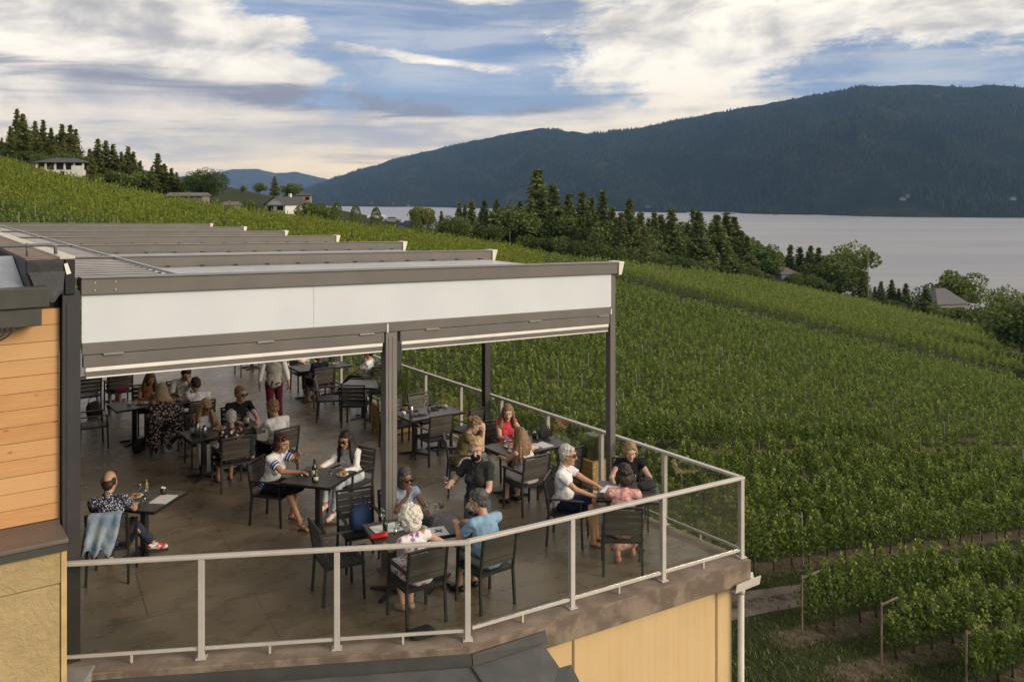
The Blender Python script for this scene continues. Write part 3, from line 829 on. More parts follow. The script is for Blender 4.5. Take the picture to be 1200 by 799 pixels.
# ------------------------------------------------------------------ trees
TBARK = pm('tree_bark', (.06, .045, .035), (.11, .085, .065), scale=3, rough=.95, bump=.5, bscale=9, spec=.1, stretch=(1, 1, .2))
CON_M = leaf_mat('conifer_needles', (.042, .070, .022), (.135, .165, .046), (.16, .18, .05), .26, .7)
PINE_M = leaf_mat('pine_needles', (.048, .068, .020), (.150, .165, .042), (.17, .175, .045), .26, .7)
DEC_M = leaf_mat('broad_leaves', (.050, .082, .016), (.140, .175, .034), (.15, .185, .036), .28)
DEC_D = leaf_mat('dark_broad_leaves', (.038, .066, .015), (.110, .150, .034), (.12, .16, .036), .24)
DEC_Y = leaf_mat('yellow_green_leaves', (.07, .09, .016), (.16, .16, .035), (.17, .17, .04), .25)
def conifer(seed, h=12, wid=.2, bare=.08, levels=30, nb=9, clump=.5, ragged=.25, narrow=.9):
    """unit-height trunk and crown meshes (scaled to the tree)"""
    r = np.random.default_rng(seed); C = []; S = []; T = []
    mb = MB(); mb.tube([(0, 0, -.03), (0.004, 0, .3), (0, .003, .7), (0, 0, .99)], [.017, .013, .007, .002], 7)
    for L in range(levels):
        t = bare + (1 - bare) * (L + r.random()) / levels
        rad = wid * (1 - t) ** narrow * (.55 + .45 * min(1, (t - bare) * 6)) + .012
        for k in range(nb):
            if r.random() < .12 + ragged * .3: continue
            a = 2 * PI * (k + r.random() * .9) / nb + L; rr = rad * (1 - ragged * r.random())
            steps = max(2, int(rr / .014))
            drop = -.22 * rr + .1 * rr * r.random()
            mb.cone((0, 0, t), (rr * .8 * math.cos(a), rr * .8 * math.sin(a), t + drop * .8), .0035, .001, 4, False) if L % 2 == 0 else None
            for s in range(steps):
                q = (s + .6) / steps
                for d in range(2):
                    C.append((rr * q * math.cos(a) + r.normal(0, .010), rr * q * math.sin(a) + r.normal(0, .010), t + drop * q + r.normal(0, .013)))
                    S.append(clump * (.034 + .018 * r.random()) * (1.25 - .4 * q))
    C = np.array(C); V = leaves(C, np.array(S) * 2, r, .6, .9, .1, .3)
    # spread the sprays outward so that the outline is feathery
    return mb.mesh('trunk', True), np_mesh('crown', V, quads(len(C)))
def broad(seed, nl=16, leaf=.05, n=3600, rx=.5, rz=.42, cz=.58, base=.16):
    r = np.random.default_rng(seed); L = []
    for k in range(nl):
        d = r.normal(size=3); d /= np.linalg.norm(d); q = r.random() ** .5 * .72
        L.append((d * np.array([rx, rx, rz]) * q + np.array([0, 0, cz]), .15 + .14 * r.random()))
    C = []
    for c, rad in L:
        m_ = int(n / nl); d = r.normal(size=(m_, 3)); d /= np.linalg.norm(d, axis=1)[:, None]
        C.append(c + d * (rad * (.55 + .45 * r.random((m_, 1)) ** .5)) * np.array([1, 1, .85]))
    C = np.concatenate(C, 0); C = C[C[:, 2] > base * .5]
    V = leaves(C, leaf * r.uniform(.6, 1.3, len(C)), r, .85, .5)
    mb = MB(); mb.tube([(0, 0, -.03), (.01, 0, .15), (0, .01, .35), (0, 0, .6)], [.035, .028, .02, .008], 8)
    for c, rad in L[:9]:
        mb.tube([(0, 0, .22 + .1 * r.random()), tuple(np.array(c) * .55 + np.array([0, 0, .12])), tuple(c)], [.014, .009, .003], 5)
    return mb.mesh('trunk', True), np_mesh('crown', V, quads(len(C)))
def column_tree(seed):
    r = np.random.default_rng(seed); n = 1500; z = r.random(n); a = r.random(n) * 6.283
    rad = .23 * np.sin(np.clip(z * .90 + .12, 0, 1) * PI) ** .45 * (.8 + .25 * r.random(n))
    C = np.stack([rad * np.cos(a), rad * np.sin(a), .03 + z * .97], 1)
    V = leaves(C, .055 * r.uniform(.6, 1.3, n), r, .6, .2, .1, -1.0)
    mb = MB(); mb.tube([(0, 0, -.02), (0, 0, .5)], [.025, .01], 6)
    return mb.mesh('trunk', True), np_mesh('crown', V, quads(n))
def variant(pair, mat):
    pair[0].materials.append(TBARK); pair[1].materials.append(mat); return pair
KIND = {
 'pine': [variant(conifer(s, wid=.27, bare=.12, levels=26, nb=9, clump=.62, ragged=.7, narrow=.95), PINE_M) for s in (1, 2, 3, 4)],
 'fir': [variant(conifer(s, wid=.30, bare=.03, levels=30, nb=11, clump=.55, ragged=.5, narrow=1.15), CON_M) for s in (5, 6, 7, 8)],
 'tall': [variant(conifer(s, wid=.22, bare=.04, levels=36, nb=10, clump=.50, ragged=.5, narrow=.95), CON_M) for s in (9, 10, 11)],
 'broad': [variant(broad(s), DEC_M) for s in (12, 13, 14)],
 'dark': [variant(broad(s, nl=18, rx=.55, rz=.36, cz=.52), DEC_D) for s in (15, 16, 17)],
 'gold': [variant(broad(s, nl=14, rx=.42, rz=.42), DEC_Y) for s in (18, 19)],
 'bush': [variant(broad(s, nl=14, rx=.62, rz=.36, cz=.42, base=.0, n=2600, leaf=.065), DEC_D) for s in (20, 21, 22)],
 'lbush': [variant(broad(s, nl=14, rx=.6, rz=.36, cz=.42, base=.0, n=2600, leaf=.065), DEC_M) for s in (23, 24)],
 'round': [variant(broad(30, nl=46, rx=.58, rz=.44, cz=.50, base=.02, n=13000, leaf=.034), leaf_mat('round_tree_leaves', (.016, .034, .008), (.060, .092, .020), (.07, .10, .02), .18))],
 'cedar': [variant(column_tree(s), DEC_D) for s in (25, 26)],
}
NAMES = {'pine': 'pine_tree', 'fir': 'conifer', 'tall': 'conifer', 'broad': 'broadleaf_tree', 'dark': 'broadleaf_tree', 'gold': 'broadleaf_tree', 'bush': 'shrub', 'lbush': 'shrub', 'round': 'broadleaf_tree', 'cedar': 'cedar'}
CATS = {'pine': 'pine tree', 'fir': 'conifer', 'tall': 'conifer', 'broad': 'tree', 'dark': 'tree', 'gold': 'tree', 'bush': 'shrub', 'lbush': 'shrub', 'round': 'tree', 'cedar': 'cedar'}
pr = random.Random(77)
for x, y, h, kd, wx, label, grp in TREES:
    tr, cr = KIND[kd][pr.randrange(len(KIND[kd]))]
    e = empty(NAMES[kd], (x, y, float(gh(x, y)) - .1), pr.uniform(0, 6.28), label, CATS[kd], grp)
    e.scale = (h * wx, h * wx, h)
    link('trunk', tr, e); link('crown', cr, e)

# lawn blades, weeds and litter on the ground near the lowest vines
g = np.random.default_rng(31); N = 26000
U = g.uniform(15, 40, N); Vv = g.uniform(9.5, 22.2, N); X = U * A2[0] + Vv * B2[0]; Y = U * A2[1] + Vv * B2[1]
k = (np.abs(Vv - 20.25) > .8) | (g.random(N) < .12); rowd = np.abs(((Vv - 18.2 + 1.05) % 2.1) - 1.05); k &= (rowd > .45) | (U < 24) | (g.random(N) < .30)
X, Y = X[k], Y[k]; N = len(X); P = np.stack([X, Y, gh(X, Y)], 1)
hh = g.uniform(.05, .16, N) * np.where(g.random(N) < .06, 2.0, 1); a = g.random(N) * 6.283; w = g.uniform(.012, .035, N)
d = np.stack([np.cos(a) * w, np.sin(a) * w, 0 * a], 1); tip = np.stack([g.normal(0, .05, N), g.normal(0, .05, N), hh], 1)
V = np.stack([P - d, P + d, P + d * .3 + tip, P - d * .3 + tip], 1).reshape(-1, 3)
me = np_mesh('lawn_grass', V, quads(N)); me.materials.append(leaf_mat('lawn_blades', (.034, .050, .014), (.10, .125, .036), (.07, .095, .026), .25))
tag(link('lawn_grass', me), 'short rough grass and weeds on the lawn beside the near vines', 'grass', kind='stuff')
# ------------------------------------------------------------------ architecture
OU, OV = -4.6, 9.14                       # foot of the front-left pergola post
def W(u, v, z=0.0): return (OU + u * A2[0] + v * B2[0], OV + u * A2[1] + v * B2[1], z)
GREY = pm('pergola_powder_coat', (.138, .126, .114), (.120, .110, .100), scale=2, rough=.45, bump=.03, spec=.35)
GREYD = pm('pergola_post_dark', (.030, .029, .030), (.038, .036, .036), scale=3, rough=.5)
CREAM = pm('cream_end_cap', (.70, .64, .54), (.62, .57, .48), scale=6, rough=.5)
WHITE = pm('white_valance_fabric', (.575, .60, .635), (.54, .565, .60), scale=.9, rough=.75, bump=.16, bscale=5)
WHITEP = pm('white_trim_paint', (.72, .69, .65), (.66, .63, .59), scale=4, rough=.5)
SL = .0243
perg = empty('pergola', W(0, 0), ANG, 'grey metal pergola with white fabric roof and white front valance over the terrace', 'pergola')
PL, BAY, NB = 7.6, 3.43, 6
def zs(u, z): return z - SL * u
def sbar(mb, u0, u1, v, z0, z1, t, mi=0):
    """bar along u following the slope: v centre, thickness t"""
    vs = [(u0, v - t/2, zs(u0, z0)), (u1, v - t/2, zs(u1, z0)), (u1, v + t/2, zs(u1, z0)), (u0, v + t/2, zs(u0, z0)),
          (u0, v - t/2, zs(u0, z1)), (u1, v - t/2, zs(u1, z1)), (u1, v + t/2, zs(u1, z1)), (u0, v + t/2, zs(u0, z1))]
    mb.add(vs, [(0,3,2,1),(4,5,6,7),(0,1,5,4),(1,2,6,5),(2,3,7,6),(3,0,4,7)], mi); return mb
for n in range(NB + 1):
    v = n * BAY
    mb = sbar(MB(), .09, PL, v, 3.79, 3.955, .20)
    mb2 = sbar(mb, .09, PL, v, 3.957, 3.968, .235)      # flange on top of the gutter beam
    b = mb.build('beam', GREY, perg, bevel=.006)
    if n == 0:
        mb = MB()
        for q in (.22, .42):
            for z in (3.83, 3.91): mb.cone((q, -.102, z), (q, -.110, z), .009, .009, 8)
        mb.build('bolt', pm('zinc_bolt', (.5, .48, .44), rough=.4, metal=.6), b)
    mb = MB(); zt = zs(PL, 3.975); zb = zs(PL, 3.775)
    poly = [(PL + .003, zb), (PL + .055, zb), (PL + .115, zt), (PL + .003, zt)]
    vs = [(p[0], v - .125, p[1]) for p in poly] + [(p[0], v + .125, p[1]) for p in poly]
    mb.add(vs, [(0,1,2,3),(7,6,5,4),(0,4,5,1),(1,5,6,2),(2,6,7,3),(3,7,4,0)])
    mb.box(PL + .02, v - .130, zt - .035, PL + .09, v - .126, zt - .02)
    mb.build('end_cap', CREAM, perg, bevel=.004)
# posts
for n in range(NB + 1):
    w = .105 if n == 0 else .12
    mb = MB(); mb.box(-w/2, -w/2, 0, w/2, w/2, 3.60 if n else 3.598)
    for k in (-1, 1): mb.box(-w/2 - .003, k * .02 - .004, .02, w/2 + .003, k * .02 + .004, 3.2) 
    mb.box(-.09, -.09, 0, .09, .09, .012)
    mb.build('post', GREY if n == 0 else GREYD, perg, bevel=.004, loc=(PL - .06, n * BAY, 0))  # inner posts get the dark coat to paint the shade under the roof
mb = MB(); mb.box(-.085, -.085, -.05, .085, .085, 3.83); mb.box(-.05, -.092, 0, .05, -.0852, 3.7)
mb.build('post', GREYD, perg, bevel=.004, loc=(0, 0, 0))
mb = MB(); mb.box(-.08, -.06, 0, .08, .08, 3.28 - SL * 3.8); mb.box(-.045, -.066, .01, -.01, -.0602, 3.0); mb.box(.01, -.066, .01, .045, -.0602, 3.0); mb.box(-.13, -.12, 0, .13, .12, .012)
mb.build('post', pm('post_grey', (.175, .162, .148), (.155, .144, .132), scale=3, rough=.45), perg, bevel=.004, loc=(3.72, 0, 0))
# side beams, cross rails
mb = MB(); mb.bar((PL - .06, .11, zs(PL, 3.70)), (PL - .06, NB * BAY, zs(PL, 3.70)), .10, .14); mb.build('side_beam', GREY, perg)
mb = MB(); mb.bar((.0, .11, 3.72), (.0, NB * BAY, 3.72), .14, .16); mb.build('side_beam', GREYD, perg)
# front valance and roller-shade cassettes
for u0, u1 in ((.10, 2.66), (2.664, PL - .105)):
    sbar(MB(), u0, u1, -.055, 3.285, 3.787, .012).build('valance', WHITE, perg)
mb = sbar(MB(), .10, PL - .115, -.062, 3.165, 3.283, .05); mb.build('cassette_cover', GREY, perg, bevel=.004)
for u in (.30, 1.95, 3.25, 4.2, 5.9, 7.2): sbar(MB(), u, u + .20, -.103, 3.152, 3.170, .03).build('bracket', pm('bracket_grey', (.26, .245, .225), rough=.45), perg, bevel=.003)
for u0, u1 in ((.11, 3.60), (3.83, PL - .16)):
    sbar(MB(), u0, u1, -.055, 3.03, 3.157, .075).build('shade_cassette', GREY, perg, bevel=.005)
    sbar(MB(), u0 + .02, u1 - .02, -.065, 2.985, 3.029, .05).build('shade_roll', WHITEP, perg, bevel=.006)
    sbar(MB(), u0 + .02, u1 - .02, -.06, 2.932, 2.984, .035).build('hem_bar', GREY, perg, bevel=.004)
    sbar(MB(), u0 + .03, u1 - .03, -.066, 2.917, 2.931, .04).build('hem_strip', WHITEP, perg)
mb = MB(); mb.box(3.64, -.092, zs(3.7, 3.16), 3.66, -.066, zs(3.7, 3.27)); mb.box(PL - .135, -.09, zs(PL, 3.18), PL - .117, -.04, zs(PL, 3.26)); mb.build('corner_bracket', WHITEP, perg)
# roof fabric bays with carriers, and the bundle of folded slats along the building
m, nt, out = newmat('roof_membrane')
tcn = nd(nt, 'ShaderNodeTexCoord').outputs['Object']
f = smooth(nt, noisef(nt, nd(nt, 'ShaderNodeMapping', {0: tcn, 3: (1.6, .35, 1)}).outputs[0], 1.2, 4), .35, .65)
d = nd(nt, 'ShaderNodeBsdfPrincipled', {'Base Color': mixc(nt, f, (.84, .86, .90), (.74, .77, .84)), 'Roughness': .22})
t = nd(nt, 'ShaderNodeBsdfTranslucent', {0: (.88, .84, .79, 1)})
mxs = nd(nt, 'ShaderNodeMixShader', {0: .46, 1: d.outputs[0], 2: t.outputs[0]}); nt.links.new(mxs.outputs[0], out.inputs[0])
MEMB = m
DARK = pm('dark_rubber', (.02, .02, .022), (.03, .03, .03), rough=.6)
for n in range(NB):
    v0 = n * BAY + .10; v1 = (n + 1) * BAY - .10; NU, NV = 60, 12
    V = []
    for j in range(NV + 1):
        for i in range(NU + 1):
            q = j / NV; u = 1.13 + (PL - .14 - 1.13) * i / NU; v = v0 + (v1 - v0) * q
            z = zs(u, 3.895 - .085 * q) - .03 * math.sin(q * PI) ** .7 + .012 * math.sin(u * 12.5) * math.sin(q * PI)
            V.append((u, v, z))
    idx = np.arange((NU + 1) * (NV + 1)).reshape(NV + 1, NU + 1)
    F = np.stack([idx[:-1, :-1].ravel(), idx[:-1, 1:].ravel(), idx[1:, 1:].ravel(), idx[1:, :-1].ravel()], 1)
    me = np_mesh('roof_fabric', np.array(V), F); me.polygons.foreach_set('use_smooth', [True] * len(F)); me.materials.append(MEMB)
    o = link('roof_fabric', me, perg); s = o.modifiers.new('thickness', 'SOLIDIFY'); s.thickness = .008; s.offset = -1
    if n < 3:
        for k in range(13):
            u = 1.3 + k * .5; MB().box(u, v1 - .07, zs(u, 3.785), u + .045, v1 - .005, zs(u, 3.825)).build('carrier', DARK, perg)
    mb = MB(); k = 0; v = v0 + .03
    while v < v1 - .1:
        sbar(mb, .10, 1.10, v + .06, 3.86, 3.929, .05, 1); sbar(mb, .10, 1.10, v + .06, 3.930, 3.940, .06)  # dark bodies, pale caps: shading between the slats put into the colours
        v += .30
    mb.build('folded_slats', [pm('slat_grey', (.36, .345, .35), (.30, .29, .30), scale=3, rough=.4), pm('slat_shade', (.06, .056, .058), rough=.6)], perg)
mb = MB(); mb.bar((1.115, .1, zs(1.1, 3.955)), (1.115, NB * BAY - .1, zs(1.1, 3.955)), .03, .03); mb.build('edge_trim', pm('pale_trim', (.36, .35, .35), rough=.4), perg)

# ---- terrace and building
L0, L1, CC = (-4.62, 8.98), (-.482, 9.54), (3.06, 11.70)
DL = 21.6
def off(p, a, b): return (p[0] + A2[0] * a + B2[0] * b, p[1] + A2[1] * a + B2[1] * b)
FARR = off(CC, .13, DL); FARL = off(W(-.6, 0)[:2], 0, 20.4)
deck_poly = [(-5.2, 8.755), (-.455, 9.40), (3.165, 11.625), (FARR[0], FARR[1]), FARL, off(W(-.6, 0)[:2], 0, .1)]
inner = [(-5.0, 9.18), (-.56, 9.83), (2.66, 11.83), off(CC, -.22, DL - .2), off(W(-.5, 0)[:2], 0, 20.2), off(W(-.5, 0)[:2], 0, .2)]
m, nt, out = newmat('stamped_concrete')
tcn = nd(nt, 'ShaderNodeNewGeometry').outputs['Position']
rt = nd(nt, 'ShaderNodeMapping', {0: tcn, 2: (0, 0, -ANG)}).outputs[0]
big = smooth(nt, noisef(nt, rt, .55, 5, .6), .35, .68)
mid = smooth(nt, noisef(nt, nd(nt, 'ShaderNodeMapping', {0: rt, 3: (1, 1.5, 1)}).outputs[0], 1.7, 8, .62), .28, .74)
brk = nd(nt, 'ShaderNodeTexBrick', {'Vector': nd(nt, 'ShaderNodeMapping', {0: rt, 2: (0, 0, .12)}).outputs[0], 'Color1': (1, 1, 1, 1), 'Color2': (1, 1, 1, 1), 'Mortar': (0, 0, 0, 1), 'Scale': 1.0, 'Mortar Size': .010, 'Mortar Smooth': .4, 'Brick Width': 2.4, 'Row Height': 1.35}).outputs[0]
seam = ma(nt, 'MULTIPLY_ADD', brk, .8, .2)
c = mixc(nt, mid, (.150, .116, .078), (.250, .200, .142)); c = mixc(nt, big, c, mixc(nt, mid, (.100, .074, .046), (.180, .140, .094)))
c = mixc(nt, seam, (.085, .066, .048), c)
fine = noisef(nt, rt, 38, 4, .7)
c = mixc(nt, ma(nt, 'MULTIPLY', smooth(nt, fine, .55, .8), .35), c, (.20, .18, .15))
p = principled(nt, out, Base_Color=c, Roughness=ma(nt, 'MULTIPLY_ADD', mid, .26, .20)); p.inputs['Specular IOR Level'].default_value = .55
hgt = ma(nt, 'ADD', ma(nt, 'MULTIPLY', seam, .35), ma(nt, 'MULTIPLY', noisef(nt, rt, 5, 8, .72), 1.3))
bm_ = nd(nt, 'ShaderNodeBump', {'Height': hgt, 'Strength': .32, 'Distance': .025}); nt.links.new(bm_.outputs[0], p.inputs['Normal'])
FLOOR = m
EDGE = pm('concrete_edge', (.27, .215, .17), (.17, .13, .10), scale=3.2, rough=.85, bump=.5, bscale=30, detail=7)
FASC = pm('stained_fascia', (.24, .185, .14), (.135, .10, .075), scale=3.5, rough=.9, bump=.7, bscale=24, detail=8, lo=.38, hi=.60)
mb = MB(); mb.prism(inner, -.02, .0); tag(mb.build('terrace_floor', FLOOR), kind='structure')
bld = empty('winery_building', W(-.6, -.3, -9), ANG, 'ochre winery building carrying the terrace, with orange cedar boards and dark eaves', 'building')
BM = bld.matrix_basis.copy(); 
bpy.context.view_layer.update(); BI = bld.matrix_world.inverted()
def bpart(mb, name, mat, bevel=0, smooth=False, parent=None):
    """vertices given in world metres, stored relative to the building"""
    mb.v = [tuple(BI @ Vector(q)) for q in mb.v]
    return mb.build(name, mat, parent or bld, smooth=smooth, bevel=bevel)
mb = MB(); mb.prism(deck_poly, -.30, -.006)
bpart(mb, 'slab', [FASC], bevel=.012)
mb = MB(); n = len(inner); po = [(-5.15, 8.768), (-.455, 9.41), (3.155, 11.63), off(CC, .12, DL - .01), FARL, off(W(-.6, 0)[:2], 0, .12)]
vs = [(q[0], q[1], -.004) for q in po] + [(q[0], q[1], -.004) for q in inner]
mb.add(vs, [(i, (i + 1) % n, n + (i + 1) % n, n + i) for i in range(n)]); bpart(mb, 'slab_border', EDGE)
# walls under the slab
m, nt, out = newmat('ochre_stucco')
pos = nd(nt, 'ShaderNodeNewGeometry').outputs['Position']
f = smooth(nt, noisef(nt, pos, 1.2, 6), .3, .7)
st = smooth(nt, noisef(nt, nd(nt, 'ShaderNodeMapping', {0: pos, 3: (14, 14, .25)}).outputs[0], 1, 3), .3, .7)
c = mixc(nt, f, (.58, .405, .205), (.53, .365, .18)); c = mixc(nt, ma(nt, 'MULTIPLY', st, .40), c, (.63, .47, .275))
p = principled(nt, out, Base_Color=c, Roughness=.9)
bm_ = nd(nt, 'ShaderNodeBump', {'Height': noisef(nt, pos, 45, 5, .7), 'Strength': .35, 'Distance': .01}); nt.links.new(bm_.outputs[0], p.inputs['Normal'])
OCH = m
m, nt, out = newmat('trowelled_stucco')
pos = nd(nt, 'ShaderNodeNewGeometry').outputs['Position']
f = smooth(nt, noisef(nt, pos, 2.0, 6), .3, .7)
c = mixc(nt, f, (.42, .315, .16), (.35, .26, .125))
p = principled(nt, out, Base_Color=c, Roughness=.9)
hh = noisef(nt, pos, 11, 6, .65, 1.4)
bm_ = nd(nt, 'ShaderNodeBump', {'Height': hh, 'Strength': .8, 'Distance': .03}); nt.links.new(bm_.outputs[0], p.inputs['Normal'])
STU = m
wp = [(-5.0, 8.98), (-.40, 9.66), (2.93, 11.72), off(CC, -.13, DL - .3), off(W(-.4, 0)[:2], 0, 20.2), off(W(-.4, 0)[:2], 0, .2)]
mb = MB(); mb.prism(wp, -14, -.302); bpart(mb, 'wall', OCH)
def along(p, q, t): return (p[0] + (q[0] - p[0]) * t, p[1] + (q[1] - p[1]) * t)
JT = pm('joint_strip', (.44, .30, .145), rough=.9)  # darker strip set over each wall joint
for t in (.338, .93):
    q = along(wp[1], wp[2], t); mb = MB(); mb.box(q[0] - .012, q[1] - .016, -6, q[0] + .012, q[1] + .004, -.304); bpart(mb, 'wall_joint', JT)
ALU = pm('pale_gutter_metal', (.56, .52, .47), (.50, .46, .41), scale=5, rough=.45)
q = (2.985, 11.665)
mb = MB(); mb.tube([(q[0] + .06, q[1] + .01, -.40), (q[0] + .06, q[1] + .01, -12)], .042, 12); mb.cone((q[0] + .06, q[1] + .01, -.47), (q[0] + .06, q[1] + .01, -.40), .05, .055, 12)
bpart(mb, 'downspout', ALU, smooth=True)
mb = MB(); g0 = Vector((2.93, 11.50, -.36)); d = Vector((A2[0], A2[1], 0)); s = Vector((B2[0], B2[1], 0))
prof = [(-.05, .0), (.05, .0), (.075, .12), (.062, .12), (.04, .012), (-.04, .012), (-.062, .12), (-.075, .12)]
vs = [tuple(g0 + s * a + Vector((0, 0, z)) + d * k) for k in (-.06, .42) for a, z in prof]; nn_ = len(prof)
mb.add(vs, [(i, (i + 1) % nn_, nn_ + (i + 1) % nn_, nn_ + i) for i in range(nn_)] + [tuple(range(nn_)), tuple(range(2 * nn_ - 1, nn_ - 1, -1))])
bpart(mb, 'gutter', ALU)
# canopy roof below the slab edge
FLASH = pm('dark_flashing', (.040, .040, .037), (.055, .053, .048), scale=3, rough=.6)
ROOFS = pm('grey_roof_sheet', (.090, .090, .087), (.062, .064, .064), scale=2.5, rough=.65, bump=.15, bscale=8)
e0, e1, e2 = (-5.0, 8.778), (-.43, 9.395), (.38, 9.895)
def shift(p, dx, dy): return (p[0] + dx, p[1] + dy)
mb = MB()
for p_, q_ in ((e0, e1), (e1, e2)):
    d = Vector((q_[0] - p_[0], q_[1] - p_[1], 0)).normalized(); nrm = Vector((d.y, -d.x, 0))
    a = Vector((p_[0], p_[1], 0)); b = Vector((q_[0], q_[1], 0))
    vs = [a + nrm * .014 + Vector((0,0,-.08)), b + Vector((0,0,-.08)), b + nrm * .03 + Vector((0,0,-.20)), a + nrm * .03 + Vector((0,0,-.20)),
          a - nrm * .25 + Vector((0,0,-.08)), b - nrm * .25 + Vector((0,0,-.08)), b - nrm * .22 + Vector((0,0,-.20)), a - nrm * .22 + Vector((0,0,-.20))]
    mb.add(vs, [(0,1,2,3),(5,4,7,6),(1,0,4,5),(3,2,6,7),(0,3,7,4),(2,1,5,6)])
bpart(mb, 'roof_flashing', FLASH)
mb = MB()
top = [(e0[0], e0[1] - .02, -.205), (e1[0] + .01, e1[1] - .03, -.205), (e1[0] + .62, e1[1] - .92, -.56), (e0[0], e0[1] - 1.1, -.56)]
vs = top + [(x, y, z - .10) for x, y, z in top]; mb.add(vs, [(3,2,1,0),(4,5,6,7),(0,1,5,4),(1,2,6,5),(2,3,7,6),(3,0,4,7)]); bpart(mb, 'canopy_roof', ROOFS)
mb = MB()
top = [(e1[0] + .016, e1[1] - .028, -.205), (e2[0] - .03, e2[1] - .05, -.205), (e2[0] + .14, e2[1] - .30, -.33), (e1[0] + .626, e1[1] - .92, -.56)]
vs = top + [(x, y, z - .10) for x, y, z in top]; mb.add(vs, [(3,2,1,0),(4,5,6,7),(0,1,5,4),(1,2,6,5),(2,3,7,6),(3,0,4,7)])
top = [(e2[0] + .142, e2[1] - .302, -.333), (e2[0] + .27, e2[1] - .235, -.333), (e2[0] + .52, e2[1] - .86, -.585), (e1[0] + .632, e1[1] - .925, -.565)]
vs = top + [(x, y, z - .08) for x, y, z in top]; mb.add(vs, [(3,2,1,0),(4,5,6,7),(0,1,5,4),(1,2,6,5),(2,3,7,6),(3,0,4,7)])
bpart(mb, 'canopy_roof', ROOFS)
mb = MB(); mb.bar((e1[0], e1[1] - .035, -.198), (e1[0] + .62, e1[1] - .93, -.553), .02, .03); bpart(mb, 'roof_seam', FLASH)
mb = MB(); mb.bar((-4.62, 8.80, -.14), (-4.25, 8.86, -.14), .34, .30); bpart(mb, 'edge_block', pm('pale_block', (.27, .26, .24), (.22, .21, .19), rough=.8), bevel=.02)
# stucco upstand with cap beside the terrace (deck frame u, v)
def ub(mb, u0, v0, z0, u1, v1, z1, mi=0):
    ps = [W(u, v) for u, v in ((u0, v0), (u1, v0), (u1, v1), (u0, v1))]
    vs = [(q[0], q[1], z) for z in (z0, z1) for q in ps]
    return mb.add(vs, [(0,3,2,1),(4,5,6,7),(0,1,5,4),(1,2,6,5),(2,3,7,6),(3,0,4,7)], mi)
bpart(ub(MB(), -5, -.60, 1.06, -.18, -.02, 1.445), 'stucco_wall', STU)
bpart(ub(MB(), -5, -.60, -.06, -.185, -.02, 1.045), 'stucco_wall', STU, bevel=.01)
bpart(ub(MB(), -5, -.59, -9, -.19, -.03, -.075), 'stucco_wall', STU, bevel=.01)
bpart(ub(MB(), -5, -.585, -.10, -.2, -.03, 1.07), 'wall_joint', pm('joint_dark', (.24, .175, .09), rough=.9))
bpart(ub(MB(), -.178, -.615, -.2, -.125, -.55, 1.44), 'corner_trim', pm('corner_bead', (.52, .37, .17), rough=.8), bevel=.008)
CAPM = pm('brown_cap_metal', (.145, .118, .098), (.115, .095, .08), scale=2, rough=.5)
bpart(ub(MB(), -5, -.64, 1.447, -.115, .0, 1.487), 'wall_cap', CAPM, bevel=.006)
bpart(ub(MB(), -5, -.645, 1.375, -.12, -.625, 1.445), 'cap_drip_edge', FLASH)
# cedar boards
m, nt, out = newmat('cedar_boards')
pos = nd(nt, 'ShaderNodeNewGeometry'); P_ = nd(nt, 'ShaderNodeMapping', {0: pos.outputs['Position'], 2: (0, 0, -ANG)}).outputs[0]
gr = noisef(nt, nd(nt, 'ShaderNodeMapping', {0: P_, 3: (1.4, 1, 26)}).outputs[0], 2.0, 7, .7, .8)
kn = nd(nt, 'ShaderNodeTexVoronoi', {'Vector': nd(nt, 'ShaderNodeMapping', {0: P_, 3: (2.6, 1, 6)}).outputs[0], 'Scale': 1.0}).outputs['Distance']
c = mixc(nt, smooth(nt, gr, .3, .7), (.52, .27, .10), (.40, .185, .062))
c = mixc(nt, ma(nt, 'MULTIPLY', pos.outputs['Random Per Island'], .85), c, (.57, .34, .155))
c = mixc(nt, ma(nt, 'MULTIPLY', smooth(nt, kn, .12, .04), .7), c, (.20, .075, .025))
p = principled(nt, out, Base_Color=c, Roughness=.6)
bm_ = nd(nt, 'ShaderNodeBump', {'Height': gr, 'Strength': .2, 'Distance': .006}); nt.links.new(bm_.outputs[0], p.inputs['Normal'])
mb = MB(); z = 1.49; 
for k in range(13):
    ub(mb, -5, -.004 + (.002 if k % 2 else 0), z + .003, -.10, .05, z + .165); z += .167
bpart(mb, 'cedar_wall', m, bevel=.002)
bpart(ub(MB(), -5, .051, 0, -.10, .2, 3.9), 'wall_core', pm('wall_backing_paper', (.05, .03, .02), rough=.9))  # dark core filling the wall behind the boards
# eaves, gutter, parapet
bpart(ub(MB(), -5, -.34, 3.715, -.24, -.14, 3.915), 'eave_gutter', FLASH, bevel=.012)
bpart(ub(MB(), -5, -.30, 3.53, -.30, -.02, 3.713), 'eave_fascia', pm('eave_brown', (.060, .055, .050), (.05, .046, .042), rough=.6), bevel=.008)
mb = MB(); ps = [W(-5, -.16, 3.88), W(-.43, -.16, 3.88), W(-.43, .9, 4.16), W(-5, .9, 4.16)]
mb.add(ps + [(x, y, z - .06) for x, y, z in ps], [(0,1,2,3),(7,6,5,4),(0,4,5,1),(1,5,6,2),(2,6,7,3),(3,7,4,0)])
bpart(mb, 'metal_roof', pm('blue_grey_roof', (.22, .25, .29), (.16, .18, .22), scale=2, rough=.4, metal=.2))
MEMBK = pm('black_roof_membrane', (.012, .013, .016), (.030, .032, .038), scale=6, rough=.55, bump=.6, bscale=9)
bpart(ub(MB(), -.42, -.10, 3.80, -.07, 20.3, 4.165), 'parapet', [MEMBK], bevel=.015)
